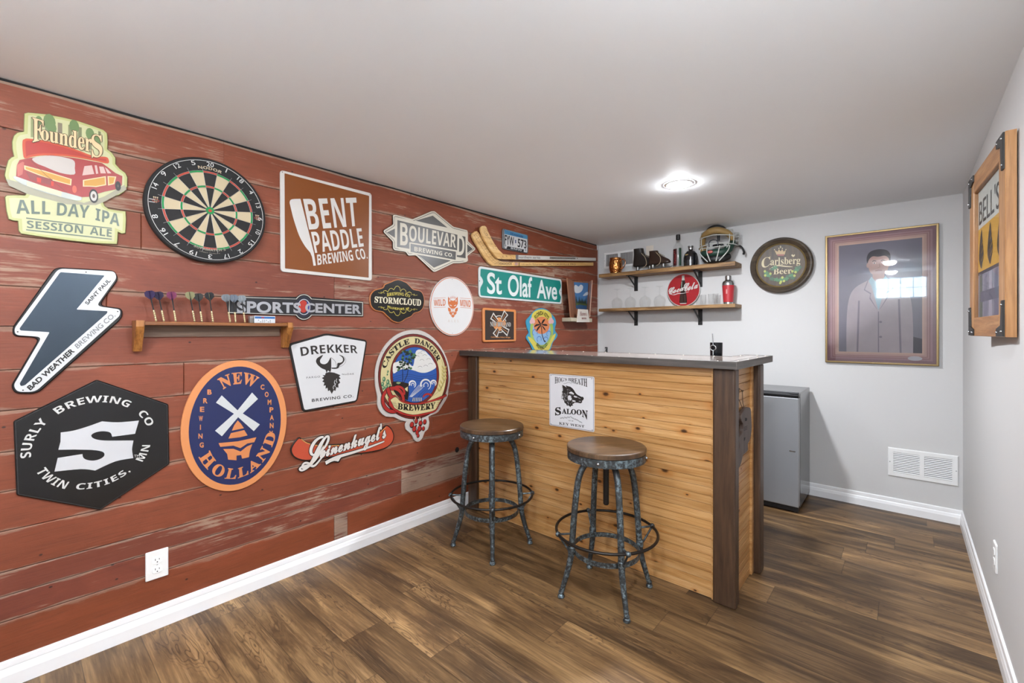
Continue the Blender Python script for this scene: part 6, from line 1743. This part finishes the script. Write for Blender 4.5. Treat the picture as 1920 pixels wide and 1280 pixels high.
o = thing('cocktail_shaker', 'red cocktail shaker with a steel lid at the shelf end', 'shaker', (x, yy, ZL))
Mesh().lathe([(0, z + .0004), (.034, z + .0004), (.036, z + .003), (.036, z + hs * .07), (.038, z + hs * .08), (.046, z + hs * .66)], (x, yy, 0), M('#C4323B', .35), 32, mats=[M_STEEL, M_STEEL, M_STEEL, M_STEEL, M('#C4323B', .35)]).build('tumbler_body', o)
ld = Mesh().lathe([(.046, z + hs * .66), (.0465, z + hs * .68), (.046, z + hs * .74), (.040, z + hs * .80), (.026, z + hs * .84), (.0225, z + hs * .86)], (x, yy, 0), M_STEEL, 32).build('lid', o)
Mesh().lathe([(.0225, z + hs * .855), (.0235, z + hs * .86), (.0235, z + hs * .985), (.021, z + hs), (0, z + hs)], (x, yy, 0), M_STEEL, 24).build('cap', o)
b = wrap(x, yy, .0440, R_(262), R_(276), z + hs * .36, z + hs * .52, M('#E39A98', .4)); b.build('printed_mark', o)

# ---- barrel-lid sign
bc = (-.7265, 1.7335); rb = .213
o = thing('barrel_lid_sign', 'round dark barrel lid sign with a crown and green hops', 'sign', WB.p3(bc[0], bc[1], 0))
M_BAR = mat_wood('carved_barrel_rim', '#2B221B', '#453A2E', '#5F5240', 'X', .4, .8); M_BIN = mat_wood('barrel_lid_boards', '#281B0F', '#413019', '#564225', 'Z', .45, .9)
C0 = WB.p3(bc[0], bc[1], 0)
Mesh().lathe([(rb - .004, .001), (rb, .006), (rb, .034), (rb - .008, .044), (rb - .018, .046), (rb - .034, .036), (rb - .044, .026)], C0, M_BAR, 64, ax=(0, -1, 0)).build('rim', o)
Mesh().lathe([(rb - .043, .027), (rb - .047, .030), (rb - .052, .026), (rb - .054, .022)], C0, M('#8A7448', .4), 64, ax=(0, -1, 0)).build('bead', o)
Mesh().lathe([(rb - .050, .024), (0, .0245)], C0, M_BIN, 48, ax=(0, -1, 0)).build('lid_face', o)
q = lambda x, y: WB.uv(1390 + x / 4.5707, 420 + y / 4.5707, .026)
CRE_ = M('#DCCB9C', .4); w_ = .0262
b = Mesh()
text(b, WB, 'C', 'serif', [q(172, 384), q(246, 358), q(250, 276), q(174, 294)], w_, CRE_)
text(b, WB, 'arlsberg', 'serif', [q(248, 372), q(505, 356), q(508, 278), q(250, 290)], w_ + .0003, CRE_)
text(b, WB, 'Beer', 'serif', [q(274, 432), q(432, 424), q(430, 372), q(276, 382)], w_, CRE_)
b.stroke(WB, smooth([q(240, 388), q(300, 356), q(380, 362), q(440, 366)], 4, False), [.003 + .006 * math.sin(math.pi * i / 12) for i in range(13)], w_ + .0005, CRE_)
b.poly(WB, smooth([q(428, 268), q(438, 258), q(445, 268), q(455, 258), q(460, 268), q(446, 282)], 2), w_ + .0006, CRE_); b.build('lettering', o)
b = Mesh()
b.poly(WB, [q(*p) for p in [(302, 262), (372, 262), (382, 222), (362, 236), (350, 214), (337, 234), (322, 214), (312, 236), (284, 222)]], w_, M('#C9A66A', .4))
for x, y in ((284, 218), (322, 208), (337, 202), (352, 208), (382, 218)): b.poly(WB, ell(q(x, y), .004, .004, 10), w_ + .0002, CRE_)
b.stroke(WB, [q(336, 206), q(336, 184)], .003, w_ + .0003, CRE_); b.stroke(WB, [q(328, 193), q(344, 193)], .003, w_ + .0004, CRE_)
b.poly(WB, [q(*p) for p in [(310, 272), (365, 272), (368, 258), (306, 258)]], w_ + .0006, M('#9E3E2C', .4)); b.build('crown', o)
b = Mesh(); G1, G2, G3 = M('#2F7A3E', .4), M('#1F5A30', .4), M('#B7C24A', .4); rg = random.Random(8); k = 0
for x, y in ((215, 420), (235, 440), (262, 470), (300, 475), (330, 480), (400, 450), (430, 440), (480, 380), (495, 372), (470, 400), (385, 470), (270, 385), (290, 372), (350, 470), (440, 460)):
    c_ = q(x, y); k += 1
    pts = [(c_[0] + (.017 + .005 * math.cos(a * 5)) * math.cos(a), c_[1] + (.014 + .004 * math.cos(a * 5)) * math.sin(a)) for a in [2 * math.pi * i / 20 for i in range(20)]]
    b.poly(WB, pts, w_ + .0008 + k * 3e-5, G1 if k % 3 else G2)
for x, y in ((202, 405), (205, 440), (250, 425), (352, 458), (340, 494), (366, 488), (334, 505), (438, 405), (465, 412), (456, 442)):
    k += 1; b.poly(WB, ell(q(x, y), 0.0085, .0098, 12), w_ + .0014 + k * 3e-5, G3)
b.build('hops', o)

# ---- framed portrait
px0, px1, pz0, pz1 = -.4435, .1595, .9975, 1.918
FP = GFrame(((px0 + px1) / 2, YB, (pz0 + pz1) / 2), (1, 0, 0)); pw, ph_ = (px1 - px0) / 2, (pz1 - pz0) / 2
o = thing('framed_portrait', 'large framed portrait of a person in a grey jacket under glass', 'picture', FP.o)
M_GOLD = M('#A88E62', .3, .8)
rect = lambda a, b_, c_=None, d=None: [(-a, -b_), (a, -b_), (a, b_), (-a, b_)]
b = Mesh(); b.plate(FP, rect(pw, ph_), .001, .024, M_GOLD, bevel=.003, holes=[rect(pw - .012, ph_ - .012)]); b.build('frame', o)
def glossy(c, n=.0):  # print colours are lightened to include the haze of reflections on the glass
    t = NT('print_under_glass_' + c.strip('#')); nz = t.noise(t.pos(), 14, 4, .6)
    v = t.math('MULTIPLY_ADD', nz, .26, .87)
    t.set(Base_Color=t.mix(1.0, c, t.comb(v, v, v), 'MULTIPLY'), Roughness=.5, Specular_IOR_Level=.2)
    return t.mat
b = Mesh()
b.plate(FP, rect(pw - .010, ph_ - .010), .002, .010, glossy('#85606A'))
steps = [(.012, '#936E76'), (.030, '#AC878A'), (.040, '#9C7276'), (.046, '#B8938F'), (.052, '#A67C7C'), (.058, '#C6A097'), (.070, '#D2AEA0'), (.080, '#787381')]
for i, (d, c_) in enumerate(steps): b.poly(FP, rect(pw - d, ph_ - d), .0103 + i * .0002, glossy(c_))
b.build('print', o)
ax_, az_ = pw - .080, ph_ - .080
W0 = .0121
u_ = lambda u, v: (ax_ * u, az_ * v)
b = Mesh(); JK, JKD, SH, SKN, HR = glossy('#B0A3A9'), glossy('#7C717D'), glossy('#98B5C0'), glossy('#B48E84'), glossy('#2B2630')
b.poly(FP, [u_(.72, -1), u_(1, -1), u_(1, -.75), u_(.72, -.70)], W0 - .0002, glossy('#3B3542'))
b.poly(FP, smooth([u_(-.80, -1), u_(-.80, -.55), u_(-.76, -.10), u_(-.62, .16), u_(-.30, .30), u_(0, .36), u_(.30, .30), u_(.62, .16), u_(.76, -.10), u_(.80, -.55), u_(.80, -1)], 4, False), W0, JK)
for sx in (-1, 1):
    b.stroke(FP, smooth([u_(sx * .52, -1), u_(sx * .50, -.5), u_(sx * .48, -.05)], 4, False), .010, W0 + .0002, JKD)
    b.poly(FP, [u_(sx * .26, .32), u_(sx * .04, -.22), u_(sx * .22, -.02), u_(sx * .20, .06), u_(sx * .36, .14)], W0 + .0003, JKD)
    b.poly(FP, [u_(sx * .24, .32), u_(sx * .05, -.20), u_(sx * .20, .0), u_(sx * .18, .08), u_(sx * .33, .15)], W0 + .0005, JK)
b.poly(FP, [u_(-.22, .34), u_(0, -.24), u_(.22, .34)], W0 + .0004, SH)
b.stroke(FP, [u_(0, -.26), u_(0, -1)], .006, W0 + .0004, JKD)
for v in (-.45, -.72): b.poly(FP, ell(u_(.05, v), .008, .008, 12), W0 + .0006, JKD)
b.build('jacket', o)
b = Mesh()
b.poly(FP, [u_(-.13, .48), u_(.13, .48), u_(.15, .32), u_(0, .22), u_(-.15, .32)], W0 + .0008, SKN)
b.poly(FP, [u_(-.17, .38), u_(0, .22), u_(-.10, .12), u_(-.24, .30)], W0 + .0012, SH); b.poly(FP, [u_(.17, .38), u_(0, .22), u_(.10, .12), u_(.24, .30)], W0 + .0012, SH)
hc = u_(0, .60)
b.poly(FP, smooth([(hc[0] + x * .001, hc[1] + y * .001) for x, y in [(-56, 20), (-54, -20), (-42, -58), (-18, -82), (0, -86), (18, -82), (42, -58), (54, -20), (56, 20), (50, 58), (0, 78), (-50, 58)]], 3), W0 + .0010, SKN)
for sx in (-1, 1):
    b.poly(FP, ell((hc[0] + sx * .057, hc[1] - .004), .008, .017, 14), W0 + .0009, SKN)
    b.poly(FP, ell((hc[0] + sx * .022, hc[1] + .008), .0085, .0042, 14), W0 + .0013, glossy('#D5C8C2')); b.poly(FP, ell((hc[0] + sx * .022, hc[1] + .008), .0035, .004, 10), W0 + .0015, HR)
    b.stroke(FP, [(hc[0] + sx * .012, hc[1] + .021), (hc[0] + sx * .024, hc[1] + .025), (hc[0] + sx * .034, hc[1] + .020)], .0045, W0 + .0014, HR)
b.stroke(FP, [(hc[0] + .003, hc[1] + .006), (hc[0] + .008, hc[1] - .022), (hc[0] - .005, hc[1] - .025)], .003, W0 + .0013, glossy('#8E6A64'))
b.stroke(FP, [(hc[0] - .018, hc[1] - .046), (hc[0], hc[1] - .043), (hc[0] + .018, hc[1] - .046)], .006, W0 + .0013, glossy('#8E5A58'))
b.build('face', o)
b = Mesh(); b.poly(FP, smooth([(hc[0] + x * .001, hc[1] + y * .001) for x, y in [(-60, 10), (-64, 40), (-58, 70), (-40, 92), (0, 102), (40, 92), (58, 70), (64, 40), (60, 10), (52, 38), (30, 54), (0, 50), (-30, 56), (-50, 38)]], 3), W0 + .0018, HR); b.build('hair', o)
b = Mesh(); b.poly(FP, ell((pw - .115, -ph_ + .045), .036, .015, 24), .0121, glossy('#C9C4CC')); b.build('oval_mark', o)
def pic_glass(k):
    tg = NT('picture_glass')
    tr = tg.n('ShaderNodeBsdfTransparent'); gl = tg.n('ShaderNodeBsdfGlossy'); gl.inputs['Roughness'].default_value = .012
    fr = tg.n('ShaderNodeFresnel'); fr.inputs[0].default_value = 1.55
    mx = tg.n('ShaderNodeMixShader'); tg.put(mx.inputs[0], tg.math('MULTIPLY', fr.outputs[0], k, clamp=True)); tg.t.links.new(tr.outputs[0], mx.inputs[1]); tg.t.links.new(gl.outputs[0], mx.inputs[2])
    tg.t.links.new(mx.outputs[0], tg.t.nodes['Material Output'].inputs[0]); return tg.mat
M_PGL, M_PGL2 = pic_glass(1.4), pic_glass(.3)
b = Mesh(); b.poly(FP, rect(pw - .011, ph_ - .011), .0175, M_PGL); b.build('glass', o)

# ---- wooden framed beer poster on the right wall
far, near = Vector((.2055, 2.737, 0)), Vector((.239, 2.127, 0))
zb0, zt0 = 1.202, 1.866
FG_ = GFrame((far.x, far.y, zb0), near - far); Wd = (near - far).length; Hd = zt0 - zb0
o = thing('framed_poster', 'wood-framed poster with yellow band and black corner brackets on the right wall', 'picture', FG_.p3(Wd / 2, Hd / 2, -.02))
M_FR2 = mat_wood('orange_frame_wood', '#7F5430', '#A87848', '#BD9163', 'Z', .4); M_FR3 = mat_wood('orange_frame_rail', '#7F5430', '#A27143', '#B88A5B', 'Y', .4)
st_ = .085
def member(name, u0, u1, v0, v1, m, w0=-.026, w1=.0):
    b = Mesh(); b.plate(FG_, [(u0, v0), (u1, v0), (u1, v1), (u0, v1)], w0, w1, m, bevel=.002); b.build(name, o)
member('stile', 0, st_, 0, Hd, M_FR2); member('stile', Wd - st_, Wd, 0, Hd, M_FR2)
member('rail', st_, Wd - st_, 0, .075, M_FR3); member('rail', st_, Wd - st_, Hd - .075, Hd, M_FR3)
b = Mesh(); M_BK = M('#33312F', .45, .4)
for cu, cv, su, sv in ((0, 0, 1, 1), (Wd, 0, -1, 1), (0, Hd, 1, -1), (Wd, Hd, -1, -1)):
    pts = [(cu + su * .002, cv + sv * .002), (cu + su * .10, cv + sv * .002), (cu + su * .10, cv + sv * .028), (cu + su * .040, cv + sv * .040), (cu + su * .030, cv + sv * .12), (cu + su * .002, cv + sv * .12)]
    b = Mesh(); b.plate(FG_, pts, .0, .005, M_BK, bevel=.001)
    for du, dv in ((.085, .015), (.015, .105), (.018, .018)): b.ball(FG_.p3(cu + su * du, cv + sv * dv, .005), .004, M_STEEL, (1, 1, 1), 8, 6)
    b.build('corner_bracket', o)
i0, i1, j0, j1 = st_, Wd - st_, .075, Hd - .075
pu = lambda u, v: (i0 + (i1 - i0) * u, j0 + (j1 - j0) * v)
b = Mesh()
b.plate(FG_, [pu(0, 0), pu(1, 0), pu(1, 1), pu(0, 1)], -.022, -.014, M('#C9CAC2', .5))
b.poly(FG_, [pu(0, .36), pu(1, .36), pu(1, .70), pu(0, .70)], -.0136, M('#D3A02E', .45)); b.poly(FG_, [pu(0, .335), pu(1, .335), pu(1, .36), pu(0, .36)], -.0134, M('#3B3540', .45))
b.poly(FG_, [pu(0, 0), pu(1, 0), pu(1, .335), pu(0, .335)], -.0136, M('#8B8794', .45))
for i, c_ in enumerate(('#5C6458', '#7F7A8C', '#A79FAE', '#6F6A80', '#94908E')): b.poly(FG_, [pu(.05 + i * .2, 0), pu(.19 + i * .2, 0), pu(.17 + i * .2, .33), pu(.07 + i * .2, .33)], -.0132, M(c_, .45))
b.poly(FG_, [pu(.1, .12), pu(.9, .12), pu(.9, .2), pu(.1, .2)], -.0129, M('#5E5A6C', .45))
for cu in (.14, .50, .86):
    b.poly(FG_, smooth([pu(cu, .38), pu(cu - .10, .46), pu(cu - .08, .56), pu(cu - .02, .66), pu(cu + .02, .68), pu(cu + .06, .58), pu(cu + .10, .48), pu(cu + .05, .42)], 3), -.0132, M('#2B2520', .45))
    for k in range(3): b.stroke(FG_, [pu(cu + .01, .44 + k * .06), pu(cu + .11, .48 + k * .06)], .003, -.0128, M('#D3A02E', .45))
b.build('poster', o)
b = Mesh(); text(b, FG_, "BELL'S", 'plain', [pu(.04, .73), pu(.84, .73), pu(.84, .92), pu(.04, .92)], -.0132, M('#23211F', .4)); b.build('lettering', o)
b = Mesh(); b.poly(FG_, [pu(0, 0), pu(1, 0), pu(1, 1), pu(0, 1)], -.008, M_PGL2); b.build('glass', o)
b = Mesh(); b.tube([FG_.p3(Wd / 2, Hd - .02, -.026), Vector((XR, (far.y + near.y) / 2, zt0 - .03))], .006, M('#6B6258', .5), 8)
b.tube([FG_.p3(.03, .05, -.026), Vector((XR, far.y - .03, zb0 + .05))], .008, M('#6B6258', .5), 8); b.tube([FG_.p3(Wd - .03, .05, -.026), Vector((XR, near.y + .03, zb0 + .05))], .008, M('#6B6258', .5), 8); b.build('wall_spacer', o)
